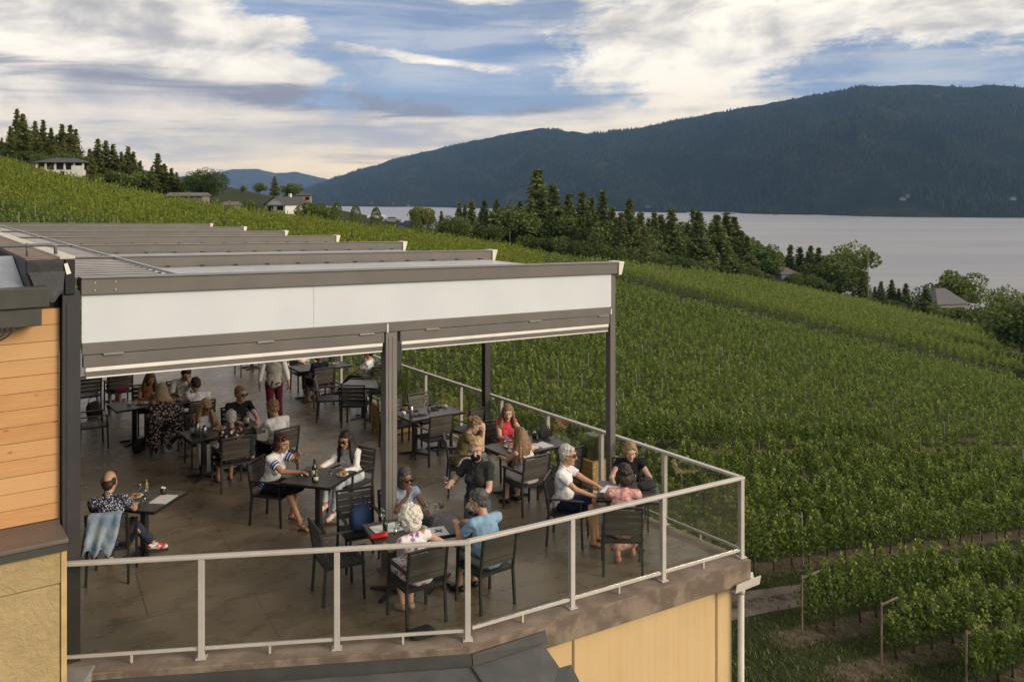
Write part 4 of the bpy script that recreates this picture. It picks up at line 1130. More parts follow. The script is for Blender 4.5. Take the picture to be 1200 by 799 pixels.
bpart(ub(MB(), -.415, -.09, 4.167, -.12, 20.3, 4.185), 'parapet_top', pm('rusty_roof_gravel', (.13, .10, .085), (.20, .14, .11), scale=7, rough=.95, bump=.6, detail=8))
bpart(ub(MB(), -.115, -.11, 4.167, .03, 20.3, 4.20), 'coping', pm('cream_coping', (.52, .48, .40), (.44, .40, .33), scale=4, rough=.6), bevel=.006)
bpart(ub(MB(), -.068, -.11, 3.80, .03, -.02, 4.165), 'parapet_end', pm('black_end_sheet', (.008, .008, .010), rough=.5), bevel=.01)
mb = MB(); a = [W(-.40, -.125, 4.05), W(-.10, -.135, 4.05), W(-.12, -.15, 3.86), W(-.20, -.17, 3.74), W(-.33, -.15, 3.86)]
mb.add(a + [(x + .02, y + .03, z) for x, y, z in a], [(0,1,2,3,4),(9,8,7,6,5)] + [(i, 5 + i, 5 + (i + 1) % 5, (i + 1) % 5) for i in range(5)])
bpart(mb, 'membrane_flap', pm('grey_membrane_flap', (.050, .050, .052), (.035, .036, .04), scale=5, rough=.6, bump=.4))
mb = MB(); a = [W(-.075, -.118, 4.12), W(-.045, -.118, 4.13), W(-.01, -.118, 4.02), W(-.05, -.118, 4.01)]
mb.add(a + [(x, y + .006, z) for x, y, z in a], [(0,1,2,3),(7,6,5,4),(0,4,5,1),(1,5,6,2),(2,6,7,3),(3,7,4,0)]); bpart(mb, 'sealant_patch', WHITEP)
mb = MB(); mb.tube([W(-3, .30, 4.30), W(-.13, .30, 4.30), W(-.095, .30, 4.285), W(-.09, .30, 4.20)], .018, 8); mb.cone(W(-.36, .30, 4.19), W(-.36, .30, 4.31), .012, .012, 8); mb.ell(W(-.36, .30, 4.30), .025)
bpart(mb, 'roof_pipe', pm('grey_pipe', (.12, .12, .12), rough=.5), smooth=True)
mb = MB()
for k in range(5):
    r = .16 + k * .032; c = W(-.98, -.30, 3.54)
    mb.tube([(c[0] + r * 1.5 * A2[0] * math.cos(t), c[1] + r * 1.5 * A2[1] * math.cos(t), c[2] - .62 * r * math.sin(t)) for t in np.linspace(0, PI, 16)], .012, 6)
bpart(mb, 'vent_hood', DARK, smooth=True)
mb = MB()
for k in range(5): mb.ell(W(-.80, -.315, 3.51 - k * .03), (.012, .012, .012), seg=8, rings=6)
bpart(mb, 'bolt_strip', ALU, smooth=True)
# terrace-side wall with dark glazing
bpart(ub(MB(), -.30, .21, 0, -.12, 20.2, 3.79), 'terrace_wall', pm('dark_facade', (.07, .06, .05), (.05, .045, .04), rough=.7))
m, nt, out = newmat('dark_window_glass'); p = principled(nt, out, Base_Color=(.012, .014, .016), Roughness=.06); GLSD = m
for k in range(5):
    v0 = 1.2 + k * 3.7
    w_ = bpart(ub(MB(), -.118, v0, .08, -.085, v0 + 2.9, 2.5), 'window', FLASH, bevel=.004)
    mb = MB()
    for j in range(2): ub(mb, -.083, v0 + .08 + j * 1.40, .16, -.078, v0 + 1.42 + j * 1.40, 2.42)
    bpart(mb, 'pane', GLSD, parent=w_)
    bpy.context.view_layer.update()

# ---- railings
RAILM = pm('rail_paint', (.49, .455, .41), (.44, .405, .365), scale=4, rough=.45)
m, nt, out = newmat('rail_glass')
tr = nd(nt, 'ShaderNodeBsdfTransparent', {0: (.95, .96, .945, 1)}); gl = nd(nt, 'ShaderNodeBsdfGlossy', {'Color': (1, 1, 1, 1), 'Roughness': .02})
lw = nd(nt, 'ShaderNodeFresnel', {0: 1.45})
mxs = nd(nt, 'ShaderNodeMixShader', {0: ma(nt, 'MULTIPLY', lw.outputs[0], .3), 1: tr.outputs[0], 2: gl.outputs[0]}); nt.links.new(mxs.outputs[0], out.inputs[0])
GLASS = m
def railing(p, q, posts, label, start=True):
    """p, q ground ends; posts: distances of posts along the run"""
    d = Vector((q[0] - p[0], q[1] - p[1], 0)); Ln = d.length; d.normalize(); a = math.atan2(d.y, d.x)
    r = empty('glass_railing', (p[0], p[1], 0), a, label, 'railing')
    mb = MB(); mb.box(-.03, -.036, 1.035, Ln + .03, .036, 1.075); mb.build('top_rail', RAILM, r, bevel=.010)
    ends = sorted(set([0.0] + list(posts) + [Ln]))
    for x in posts:
        mb = MB(); mb.box(x - .03, -.03, 0, x + .03, .03, 1.034); mb.box(x - .055, -.055, 0, x + .055, .055, .012); mb.build('post', RAILM, r, bevel=.004)
    for x0, x1 in zip(ends[:-1], ends[1:]):
        if x1 - x0 < .2: continue
        mb = MB(); mb.box(x0 + .033, -.014, .085, x1 - .033, .014, .118); xm = (x0 + x1) / 2; mb.box(xm - .012, -.012, .0, xm + .012, .012, .084); mb.build('bottom_rail', RAILM, r, bevel=.003)
        mb = MB(); mb.box(x0 + .036, -.004, .119, x1 - .036, .004, 1.034); mb.build('glass_panel', GLASS, r)
    return r
dA = math.dist(L0, L1); railing(L0, L1, [dA - 2.785, dA - 1.395, dA], 'pale glass railing along the front of the terrace beside the stucco wall')
dB = math.dist(L1, CC); railing(off(L1, .035, .02), CC, [1.36, 2.75, dB - .04], 'pale glass railing of the angled front side, under which the ochre wall shows')
railing(off(CC, .005, .035), off(CC, 0, DL - .3), [1.39 * k for k in range(1, 16)], 'long pale glass railing on the side facing the vineyard and the lake')
# ------------------------------------------------------------------ terrace furniture
BLK = pm('black_chair_metal', (.016, .016, .017), (.024, .023, .023), scale=6, rough=.45, spec=.45)
SLATM = pm('brown_black_slats', (.085, .074, .062), (.055, .048, .041), scale=5, rough=.55, stretch=(.3, 3, 3), bump=.15, bscale=60)
TOPM = pm('dark_table_top', (.070, .064, .058), (.045, .041, .038), scale=3, rough=.38, stretch=(.5, 3, 1))
TOPE = pm('table_edge', (.014, .014, .015), rough=.4)
def make_chair():
    r = empty('armchair')
    mb = MB()
    for k in range(7):
        y = -.215 + k * .0705; mb.box(-.225, y - .031, .435, .225, y + .031, .452)
    for sx in (-1, 1): mb.bar((sx * .232, -.24, .432), (sx * .232, .235, .432), .028, .036)
    mb.bar((-.232, .225, .432), (.232, .225, .432), .028, .036); mb.bar((-.232, -.235, .432), (.232, -.235, .432), .028, .036)
    mb.build('seat', BLK, r)
    mb = MB(); nrm = Vector((0, -.20, 1)).normalized()
    for sx in (-1, 1): mb.bar((sx * .238, -.245, .44), (sx * .238, -.315, .885), .030, .030, up=(0, 1, 0))
    mb.bar((-.238, -.315, .885), (.238, -.315, .885), .03, .03, ext=.015)
    f = mb.build('back_frame', BLK, r, bevel=.004)
    mb = MB()
    for k in range(4):
        z = .565 + k * .083; y = -.245 - (z - .44) * .157
        mb.bar((-.223, y, z), (.223, y, z), .014, .074, up=(0, -.155, 1))
    mb.build('backrest', SLATM, r)
    for sx in (-1, 1):
        mb = MB(); mb.bar((sx * .245, .225, 0), (sx * .242, .20, .635), .028, .028, up=(0, 1, 0)); mb.build('leg', BLK, r)
        mb = MB(); mb.bar((sx * .245, -.275, 0), (sx * .238, -.245, .44), .028, .030, up=(0, 1, 0)); mb.build('leg', BLK, r)
        mb = MB(); mb.bar((sx * .243, -.285, .648), (sx * .243, .245, .640), .046, .020); mb.build('armrest', BLK, r, bevel=.005)
    return r
CHAIR0 = make_chair(); chair_used = [False]
def rz_of(fx, fy): return math.atan2(-fx, fy)
def chair(x, y, rz, label, group=None):
    c = CHAIR0 if not chair_used[0] else copy_tree(CHAIR0)
    chair_used[0] = True
    c.location = (x, y, .001); c.rotation_euler = (0, 0, rz)
    tag(c, label, 'chair', group or 'black slatted armchairs on the terrace'); return c
def table(x, y, rz, L, D, label, peds=1):
    t = empty('dining_table', (x, y, 0), rz, label, 'table', 'dark dining tables on the terrace')
    mb = MB(); mb.box(-L/2 + .012, -D/2 + .012, .712, L/2 - .012, D/2 - .012, .742); mb.build('table_top', TOPM, t)
    mb = MB()
    for s in (-1, 1):
        mb.box(-L/2, s * (D/2 - .006) - .006, .705, L/2, s * (D/2 - .006) + .006, .740); mb.box(s * (L/2 - .006) - .006, -D/2 + .012, .705, s * (L/2 - .006) + .006, D/2 - .012, .740)
    mb.build('edge_band', TOPE, t)
    for px_ in ([0] if peds == 1 else [-L/4, L/4]):
        mb = MB(); mb.box(px_ - .04, -.04, .03, px_ + .04, .04, .70); mb.box(px_ - .2, -.2, .69, px_ + .2, .2, .704); p_ = mb.build('pedestal', BLK, t, bevel=.004)
        mb = MB()
        for k in range(4):
            a = k * PI / 2 + PI / 4; c, s = math.cos(a), math.sin(a)
            mb.add([(px_ + c*.03 - s*.03, c*.03 + s*.03, .02), (px_ + c*.03 + s*.03, s*.03 - c*.03, .02), (px_ + c*.30 + s*.025, s*.30 - c*.025, .0), (px_ + c*.30 - s*.025, s*.30 + c*.025, .0),
                    (px_ + c*.03 - s*.03, c*.03 + s*.03, .065), (px_ + c*.03 + s*.03, s*.03 - c*.03, .065), (px_ + c*.30 + s*.025, s*.30 - c*.025, .022), (px_ + c*.30 - s*.025, s*.30 + c*.025, .022)],
                   [(0,1,2,3),(7,6,5,4),(0,4,5,1),(1,5,6,2),(2,6,7,3),(3,7,4,0)])
        mb.build('foot', BLK, t)
    return t
TB = {}
for key, x, y, rz, L, D, peds, lab in [
    ('A', -4.93, 11.78, R(-11), .80, .80, 1, 'dark square table of the bald man in the patterned shirt'),
    ('B', -1.18, 10.78, R(23), 1.18, .76, 2, 'long dark table of the white-haired woman beside the front railing'),
    ('C', -2.80, 12.72, R(-17), .80, .80, 1, 'dark square table with the wine bottle, between two people in white tops'),
    ('D', -5.00, 15.15, ANG, 1.25, .76, 2, 'dark table where four guests sit below the waiter'),
    ('E', -7.00, 17.30, ANG, 1.65, .76, 2, 'long dark table in the shade with the woman in black floral dress'),
    ('F', -9.15, 20.35, ANG, 1.2, .76, 1, 'dark table at the shaded inner corner by the magenta top'),
    ('G', -4.55, 20.85, ANG, 1.3, .76, 2, 'dark table where a person in navy sits behind the waiter'),
    ('H', -3.20, 18.92, R(-8), .86, .76, 1, 'empty dark square table with bare top near the far railing'),
    ('I', -1.57, 16.45, ANG, 1.15, .76, 2, 'laid but unoccupied table beside the square timber planter'),
    ('J', .24, 14.32, ANG, 1.25, .76, 2, 'dark table of the woman in the coral top by the side railing'),
    ('K', 1.60, 12.10, R(-8), .84, .80, 1, 'dark square table of the white-haired man in the railing corner'),
    ('N', -7.2, 24.3, ANG, .8, .8, 1, 'far dark table behind the walking waiter')]:
    TB[key] = table(x, y, rz, L, D, lab, peds)
def tp(key, lx, ly):
    t = TB[key]; c, s = math.cos(t.rotation_euler.z), math.sin(t.rotation_euler.z)
    return (t.location.x + c * lx - s * ly, t.location.y + s * lx + c * ly, .7425)
CH = [
 (-5.06, 11.12, R(12), 'black armchair under the bald man, with a denim jacket over its back'),
 (-1.10, 10.04, R(33), 'black armchair of the white-haired woman at the front railing'),
 (-.33, 10.44, R(38), 'black armchair of the man in the pale blue tee by the railing'),
 (-1.42, 11.52, R(208), 'black armchair of the woman in the pale blue blouse'),
 (-2.08, 10.62, R(-62), 'empty black armchair at the end of the table with the red purse'),
 (-1.98, 11.48, R(205), 'black armchair carrying the blue bag'),
 (-3.50, 12.98, R(-104), 'black armchair under the person in the white and blue striped jersey'),
 (-2.48, 13.42, R(148), 'black armchair of the long-haired woman in the open white shirt'),
 (-4.64, 14.50, ANG, 'black armchair of the grey-haired woman in a black floral top'),
 (-5.52, 15.68, R(214), 'black armchair of the blonde woman in sunglasses and white top'),
 (-4.98, 16.04, R(214), 'black armchair of the red-haired man in a black tee'),
 (-4.02, 14.98, R(50), 'black armchair of the grey-haired man in a white shirt, by the waiter'),
 (-6.62, 16.58, ANG, 'black armchair covered by the long black floral dress'),
 (-6.08, 16.98, ANG, 'black armchair of the dark-haired guest in white seen from behind'),
 (-7.42, 17.92, R(216), 'black armchair of the tanned woman at the shaded long table'),
 (-6.86, 18.28, R(216), 'black armchair of the guest resting head on hand'),
 (-7.98, 16.72, ANG - PI/2, 'black armchair with a cream jacket hung over its back'),
 (-8.80, 19.62, ANG, 'black armchair of the guest in the magenta top'),
 (-9.30, 19.20, ANG, 'empty black armchair next to the guest in the magenta top'),
 (-4.42, 20.12, ANG, 'black armchair of the guest in navy behind the waiter'),
 (-3.42, 20.15, R(80), 'black armchair of the guest in white against the vineyard view'),
 (-5.10, 21.55, R(216), 'black armchair on the far side of the navy guest\'s table'),
 (-3.26, 18.38, R(-3), 'empty black armchair in front of the bare square table, seen from behind'),
 (-3.90, 18.86, R(-82), 'empty black armchair seen sideways at the bare square table'),
 (-2.95, 19.58, R(176), 'empty black armchair on the railing side of the bare square table'),
 (-1.43, 15.90, ANG, 'empty black armchair at the laid table, its back to the server'),
 (-.82, 16.38, R(46), 'empty black armchair at the laid table, behind the woman hiding her face'),
 (-1.66, 17.10, R(216), 'empty black armchair at the laid table, on its vineyard side'),
 (-2.18, 16.74, R(216), 'empty black armchair at the laid table, next to the timber planter'),
 (-.78, 14.28, R(-82), 'black armchair of the woman holding her hands to her face'),
 (-.10, 15.04, R(212), 'black armchair of the woman in the coral top'),
 (.20, 13.48, ANG, 'black armchair of the long-haired woman in white seen from behind'),
 (.74, 13.86, ANG, 'empty black armchair beside the long-haired woman in white'),
 (.80, 12.24, R(-104), 'black armchair of the white-haired man in a white shirt'),
 (1.72, 12.82, R(176), 'black armchair of the woman in the black and tan top'),
 (1.42, 11.36, R(-4), 'black armchair of the dark-haired woman in the pink dress'),
 (-7.1, 23.5, ANG, 'far black armchair nearer side of the table behind the waiter'),
 (-6.5, 23.95, ANG, 'far black armchair at the outer end of the table behind the waiter'),
]
for x, y, rz, lab in CH: chair(x, y, rz, lab)

# planters
wm, nt, out = newmat('woven_wicker')
tcn = nd(nt, 'ShaderNodeTexCoord').outputs['Object']
br = nd(nt, 'ShaderNodeTexBrick', {'Vector': nd(nt, 'ShaderNodeMapping', {0: tcn, 2: (PI/2, 0, 0)}).outputs[0], 'Color1': (.50, .35, .15, 1), 'Color2': (.36, .24, .10, 1), 'Mortar': (.09, .055, .022, 1), 'Scale': 5.5, 'Mortar Size': .02, 'Brick Width': .55, 'Row Height': .28})
p = principled(nt, out, Base_Color=br.outputs[0], Roughness=.7)
WICK = wm
TIMB = pm('planter_timber', (.42, .28, .11), (.32, .20, .075), scale=3, rough=.65, stretch=(.4, 3, 3))
SOILM = pm('planter_soil', (.03, .022, .016), rough=1)
GRASSM = leaf_mat('ornamental_grass', (.045, .075, .018), (.11, .14, .04), None, .2)
def tuft(seed, n, r, h):
    g = np.random.default_rng(seed); V = []
    for k in range(n):
        a = g.random() * 6.283; q = r * g.random() ** .5; x, y = q * math.cos(a), q * math.sin(a)
        L = h * g.uniform(.6, 1.1); o = g.uniform(.1, .55) * L; a2 = a + g.normal(0, .6); w = g.uniform(.004, .009)
        s = np.array([-math.sin(a2), math.cos(a2), 0]) * w; d = np.array([math.cos(a2), math.sin(a2), 0])
        p0 = np.array([x, y, 0]); p1 = p0 + d * o * .35 + np.array([0, 0, L * .62]); p2 = p0 + d * o + np.array([0, 0, L * (.98 - .35 * o / L)])
        V += [p0 - s, p0 + s, p1 + s, p1 - s, p1 - s, p1 + s, p2 + s * .15, p2 - s * .15]
    V = np.array(V); return np_mesh('grass_tuft', V, quads(len(V) // 4))
t = empty('wicker_planter', (1.36, 14.50, 0), ANG, 'square woven wicker planter with ornamental grass beside the outer front post', 'planter')
mb = MB()
mb.add([(-.25,-.25,0),(.25,-.25,0),(.25,.25,0),(-.25,.25,0),(-.28,-.28,.52),(.28,-.28,.52),(.28,.28,.52),(-.28,.28,.52),(-.24,-.24,.52),(.24,-.24,.52),(.24,.24,.52),(-.24,.24,.52),(-.23,-.23,.44),(.23,-.23,.44),(.23,.23,.44),(-.23,.23,.44)],
       [(0,1,5,4),(1,2,6,5),(2,3,7,6),(3,0,4,7),(4,5,9,8),(5,6,10,9),(6,7,11,10),(7,4,8,11),(8,9,13,12),(9,10,14,13),(10,11,15,14),(11,8,12,15),(3,2,1,0)])
mb.build('basket', WICK, t); mb = MB(); mb.box(-.23,-.23,.40,.23,.23,.445); mb.build('soil', SOILM, t)
me = tuft(3, 420, .22, .46); me.materials.append(GRASSM); link('grass_tuft', me, t, loc=(0, 0, .44))
t = empty('timber_planter', (-2.42, 17.9, 0), ANG, 'square yellow timber planter with tall grass near the laid table', 'planter')
mb = MB()
for k in range(4):
    mb.box(-.30, -.30, .02 + k * .13, .30, -.262, .14 + k * .13); mb.box(-.30, .262, .02 + k * .13, .30, .30, .14 + k * .13)
    mb.box(-.30, -.261, .02 + k * .13, -.262, .261, .14 + k * .13); mb.box(.262, -.261, .02 + k * .13, .30, .261, .14 + k * .13)
for sx in (-1, 1):
    for sy in (-1, 1): mb.box(sx * .31 - .025, sy * .31 - .025, 0, sx * .31 + .025, sy * .31 + .025, .56)
mb.build('planter_box', TIMB, t, bevel=.004); mb = MB(); mb.box(-.26,-.26,.40,.26,.26,.47); mb.build('soil', SOILM, t)
me = tuft(5, 420, .24, .80); me.materials.append(GRASSM); link('grass_tuft', me, t, loc=(0, 0, .46))

# ---- tableware
m, nt, out = newmat('clear_glassware')
tr = nd(nt, 'ShaderNodeBsdfTransparent', {0: (.955, .965, .96, 1)}); gl = nd(nt, 'ShaderNodeBsdfGlossy', {'Roughness': .12})
lw = nd(nt, 'ShaderNodeLayerWeight', {'Blend': .35}).outputs['Fresnel']
mxs = nd(nt, 'ShaderNodeMixShader', {0: ma(nt, 'MULTIPLY_ADD', lw, .42, .05), 1: tr.outputs[0], 2: gl.outputs[0]}); nt.links.new(mxs.outputs[0], out.inputs[0]); GW = m
REDW = pm('red_wine', (.06, .004, .010), rough=.1); ROSE = pm('rose_wine', (.45, .16, .12), rough=.1); WATER = pm('water_in_glass', (.35, .36, .35), rough=.08)
BOTG = pm('dark_green_bottle', (.010, .018, .009), (.016, .026, .012), rough=.12, spec=.6); LABW = pm('cream_label', (.60, .56, .48), (.5, .46, .4), scale=30, rough=.7)
STEEL = pm('brushed_steel', (.55, .54, .52), rough=.28, metal=.9); PORC = pm('white_porcelain', (.70, .69, .67), rough=.25); NAPK = pm('black_napkin', (.018, .019, .022), (.03, .03, .034), scale=12, rough=.9)
PAPER = pm('white_paper', (.68, .67, .66), (.60, .60, .60), scale=18, rough=.85); FOODM = pm('roasted_food', (.36, .20, .07), (.20, .09, .03), scale=30, rough=.6); GREENF = pm('salad_green', (.10, .16, .03), (.22, .10, .03), scale=34, rough=.6)
def at(o, p, rz, label, cat, group=None):
    o.location = p; o.rotation_euler = (0, 0, rz); return tag(o, label, cat, group)
def wine_glass(p, label, fill=None, group=None):
    e = empty('wine_glass'); at(e, p, 0, label, 'wine glass', group)
    MB().lathe([(.034, 0), (.034, .003), (.005, .008), (.004, .085), (.012, .095), (.034, .12), (.040, .15), (.036, .185), (.031, .21), (.030, .21), (.035, .184), (.038, .15), (.032, .122), (.002, .098)], n=16).build('bowl', GW, e, smooth=True)
    if fill: MB().lathe([(.0, .100), (.030, .122), (.0365, .143), (.0, .143)], n=14).build('wine', fill, e, smooth=True)
def tumbler(p, label, group=None, h=.11):
    e = empty('tumbler'); at(e, p, 0, label, 'water tumbler', group)
    MB().lathe([(.028, 0), (.034, h), (.032, h), (.027, .012), (0, .012)], n=16).build('glass_wall', GW, e, smooth=True)
    MB().lathe([(0, .014), (.0265, .014), (.029, h * .55), (0, h * .55)], n=14).build('water', GW, e, smooth=True)
def bottle(p, label, mat=None, lab=True, h=.30, r=.038):
    e = empty('wine_bottle'); at(e, p, random.Random(label).uniform(0, 6), label, 'bottle')
    MB().lathe([(r * .9, 0), (r, .008), (r, h * .60), (r * .8, h * .68), (r * .38, h * .78), (r * .36, h * .93), (r * .42, h * .94), (r * .42, h), (0, h)], n=18).build('bottle_glass', mat or BOTG, e, smooth=True)
    if lab:
        MB().lathe([(r * 1.015, h * .18), (r * 1.015, h * .50)], n=18).build('paper_label', LABW, e, smooth=True)
def plate(p, label, food=None, r=.12, group=None):
    e = empty('plate'); at(e, p, 0, label, 'plate', group)
    MB().lathe([(r * .55, 0), (r * .6, .004), (r, .018), (r, .022), (r * .6, .009), (0, .009)], n=22).build('dish', PORC, e, smooth=True)
    if food:
        g = random.Random(label); mb = MB()
        for k in range(9): mb.ell((g.uniform(-.55, .55) * r, g.uniform(-.55, .55) * r, .022), (g.uniform(.015, .035), g.uniform(.015, .03), g.uniform(.012, .022)), seg=8, rings=6)
        mb.build('food', food, e, smooth=True)
def sheet(p, rz, label, w=.22, d=.30, name='menu', cat='menu', mat=None, t=.004):
    mb = MB(); mb.box(-w/2, -d/2, 0, w/2, d/2, t); o = mb.build(name, mat or PAPER); at(o, p, rz, label, cat)
def napkin(p, rz, label, group=None):
    mb = MB(); mb.box(-.045, -.11, 0, .045, .11, .022); mb.box(-.035, -.02, .0225, .035, .03, .034); o = mb.build('napkin_roll', NAPK, bevel=.010); at(o, p, rz, label, 'napkin', group)
def caddy(p, rz, label):
    e = empty('condiment_pot'); at(e, p, rz, label, 'condiment pot')
    MB().lathe([(.038, 0), (.042, .085), (.036, .085), (.034, .01), (0, .01)], n=14).build('pot', BLK, e, smooth=True)
    mb = MB()
    g = random.Random(label)
    for k in range(6): mb.ell((g.uniform(-.02, .02), g.uniform(-.02, .02), .085 + g.uniform(0, .02)), (.016, .016, .012), seg=8, rings=6)
    mb.build('sachets', PAPER, e)
def shaker(p, label, mat=None, h=.10, group=None):
    e = empty('shaker'); at(e, p, 0, label, 'shaker', group)
    MB().lathe([(.020, 0), (.023, h * .3), (.019, h * .8)], n=12).build('body', mat or GW, e, smooth=True); MB().lathe([(.0205, h * .8), (.02, h * .93), (.01, h), (0, h)], n=12).build('lid', STEEL, e, smooth=True)
def carafe(p, label, h=.25):
    e = empty('steel_carafe'); at(e, p, 0, label, 'carafe')
    MB().lathe([(.040, 0), (.042, h * .75), (.030, h * .86), (.030, h), (.026, h), (.02, h * .8)], n=18).build('body', STEEL, e, smooth=True)
    MB().lathe([(.031, h * .96), (.033, h * 1.02), (0, h * 1.04)], n=14).build('lid', BLK, e, smooth=True)
def candle(p, label):
    e = empty('candle_cup'); at(e, p, 0, label, 'candle')
    MB().lathe([(.030, 0), (.034, .06), (.031, .06), (.027, .006), (0, .006)], n=14).build('cup', PORC, e, smooth=True); MB().lathe([(0, .008), (.026, .008), (.028, .035), (0, .035)], n=12).build('wax', LABW, e, smooth=True)
def soft_bag(p, rz, label, mat, w, d, h, strap=True, name='handbag'):
    e = empty(name); at(e, p, rz, label, 'bag')
    mb = MB(); n = 22; V = []; g = random.Random(label)
    mb.ell((0, 0, h * .48), (w / 2, d / 2, h * .52), seg=18, rings=12)
    for i, (x, y, z) in enumerate(mb.v):
        sx = abs(x / (w / 2)); k = 1 + .12 * math.sin(x * 40 + z * 23) * .4
        xx = math.copysign(min(1, sx ** .55), x) * w / 2 * (1 - .15 * z / h); yy = y * k
        zz_ = max(0, z + .012 * math.sin(x * 31)); mb.v[i] = (xx, yy, zz_)
    mb.build('body', mat, e, smooth=True)
    if strap: MB().tube([(-w * .32, 0, h * .8), (-w * .28, 0, h * 1.15), (0, .01, h * 1.32), (w * .28, 0, h * 1.15), (w * .32, 0, h * .8)], .009, 6).build('strap', mat, e, smooth=True)
# A
plate(tp('A', -.18, .05), 'shared plate near the bald man, half hidden behind him', FOODM, .11)
shaker(tp('A', -.26, .28), 'salt shaker beside the bald man\'s table oil bottle', group=None)
bottle(tp('A', -.17, .30), 'small oil bottle standing on the bald man\'s table', pm('amber_oil', (.35, .24, .06), rough=.15), False, .16, .022)
wine_glass(tp('A', .06, -.05), 'wine glass on the bald man\'s table'); tumbler(tp('A', .10, -.16), 'water glass on the bald man\'s table')
caddy(tp('A', .14, .22), 0, 'black sachet pot on the bald man\'s table')
sheet(tp('A', .25, .05), R(-8), 'white paper menu on the bald man\'s table', .24, .34)
napkin(tp('A', .02, -.28), R(70), 'black napkin on the bald man\'s table')
# B
for k, q in enumerate([(.20, .20), (.32, .12), (.40, .22)]): wine_glass(tp('B', *q), ['tall wine glass beside the tablet on the front table', 'wine glass nearest the man in blue on the front table', 'wine glass with red wine near the server on the front table'][k], [None, None, REDW][k])
tumbler(tp('B', .27, .02), 'water glass among the wine glasses on the front table')
sheet(tp('B', .22, -.22), R(20), 'white menu with dark printed bands in front of the man in blue', .20, .28)
mb = MB(); mb.box(-.06, -.012, 0, .06, .012, .003); mb.box(-.012, -.06, .0031, .012, .06, .005); o = mb.build('pen_set', pm('navy_pen', (.01, .015, .05), rough=.4)); at(o, tuple(np.array(tp('B', .22, -.22)) + (0, 0, .0045)), R(50), 'dark blue crossed pens lying on the white menu', 'pens')
mb = MB(); mb.box(-.12, -.05, 0, .12, .05, .09); o = mb.build('black_case', NAPK, bevel=.018); at(o, tp('B', .12, .10), R(-18), 'black soft case standing in the middle of the front table', 'case')
plate(tp('B', .02, -.08), 'plate of bread by the white-haired woman\'s head', FOODM, .10)
sheet(tp('B', -.34, .12), R(30), 'white paper placemat near the red purse', .34, .28)
wine_glass(tp('B', -.36, .22), 'wine glass between the blue bag and the front table edge'); bottle(tp('B', -.38, .02), 'small dark bottle on the front table beside the red purse', None, False, .16, .03)
tumbler(tp('B', -.22, .04), 'water glass on the white placemat', None, .09); shaker(tp('B', -.28, -.08), 'steel pepper shaker on the white placemat', STEEL, .07)
soft_bag(tp('B', -.50, -.16), R(10), 'small red purse on the end of the front table', pm('red_leather', (.42, .012, .016), (.34, .01, .012), rough=.4), .24, .11, .07, False, 'purse')
soft_bag((-1.98, 11.46, .455), R(25), 'bright blue soft bag on the chair behind the red purse', pm('blue_canvas', (.014, .045, .13), (.02, .035, .08), scale=7, rough=.8), .32, .22, .34)
# C
bottle(tp('C', .02, -.16), 'green wine bottle with cream label between the two people in white'); bottle(tp('C', .09, -.24), 'short dark bottle next to the tall green wine bottle', BOTG, True, .17, .034)
tumbler(tp('C', -.16, -.22), 'water glass by the hand of the person in the striped jersey'); tumbler(tp('C', .20, -.02), 'water glass in front of the long-haired woman in white'); wine_glass(tp('C', -.04, -.04), 'wine glass held by the person in the striped jersey', WATER)
sheet(tp('C', -.22, .05), R(-20), 'dark menu folder on the table of the two people in white', .20, .28, mat=NAPK); plate(tp('C', .30, .15), 'bread board at the elbow of the long-haired woman in white', FOODM, .09)
# D
carafe(tp('D', -.45, -.12), 'tall steel carafe by the blonde woman in sunglasses'); carafe(tp('D', -.36, -.20), 'shorter steel carafe next to the tall one', .19); bottle(tp('D', -.50, -.02), 'slim wine bottle behind the steel carafes')
bottle(tp('D', .46, .10), 'dark wine bottle between the red-haired man and the man in white')
for k, q in enumerate([(.26, .05), (.34, .16), (.38, -.06), (.18, .18)]): wine_glass(tp('D', *q), 'wine glass on the table of four below the waiter', ROSE if k == 1 else None, 'wine glasses on the table of four below the waiter')
plate(tp('D', .50, -.18), 'plate of salad in front of the man in white', GREENF, .11); plate(tp('D', 0, .15), 'plate in front of the red-haired man', FOODM, .11)
# E
for k, q in enumerate([(-.1, .1), (.12, -.05), (.25, .12), (.45, .0), (.55, .15)]): wine_glass(tp('E', *q), 'wine glass on the long shaded table', None, 'wine glasses on the long shaded table')
candle(tp('E', -.5, .05), 'white candle cup at the jacket end of the long shaded table'); sheet(tp('E', .05, -.18), ANG, 'white menu on the long shaded table beside the floral dress', .30, .22); plate(tp('E', -.28, -.02), 'plate on the long shaded table before the tanned woman', FOODM, .12); plate(tp('E', .40, -.2), 'plate on the long shaded table before the dark-haired guest', GREENF, .12)
bottle(tp('E', .02, .22), 'dark bottle on the long shaded table')
# G, H
wine_glass(tp('G', .1, -.1), 'wine glass nearest the navy guest'); wine_glass(tp('G', -.25, .05), 'wine glass at the far end of the navy guest\'s table'); plate(tp('G', .35, .0), 'plate on the navy guest\'s table', FOODM, .11); bottle(tp('G', -.05, .2), 'bottle on the navy guest\'s table')
# I
carafe(tp('I', -.45, -.16), 'steel carafe standing on the laid table', .22); candle(tp('I', -.46, .10), 'white candle cup beside the carafe on the laid table')
for k, q in enumerate([(-.26, -.14), (-.22, .2), (.14, .06), (.30, .18)]): napkin(tp('I', *q), R(-60), 'black rolled napkin on the laid table', 'black napkins on the laid table')
tumbler(tp('I', -.02, -.05), 'water glass in the middle of the laid table'); candle(tp('I', .44, .10), 'white sugar cup at the server\'s end of the laid table'); wine_glass(tp('I', .0, .12), 'wine glass in the middle of the laid table')
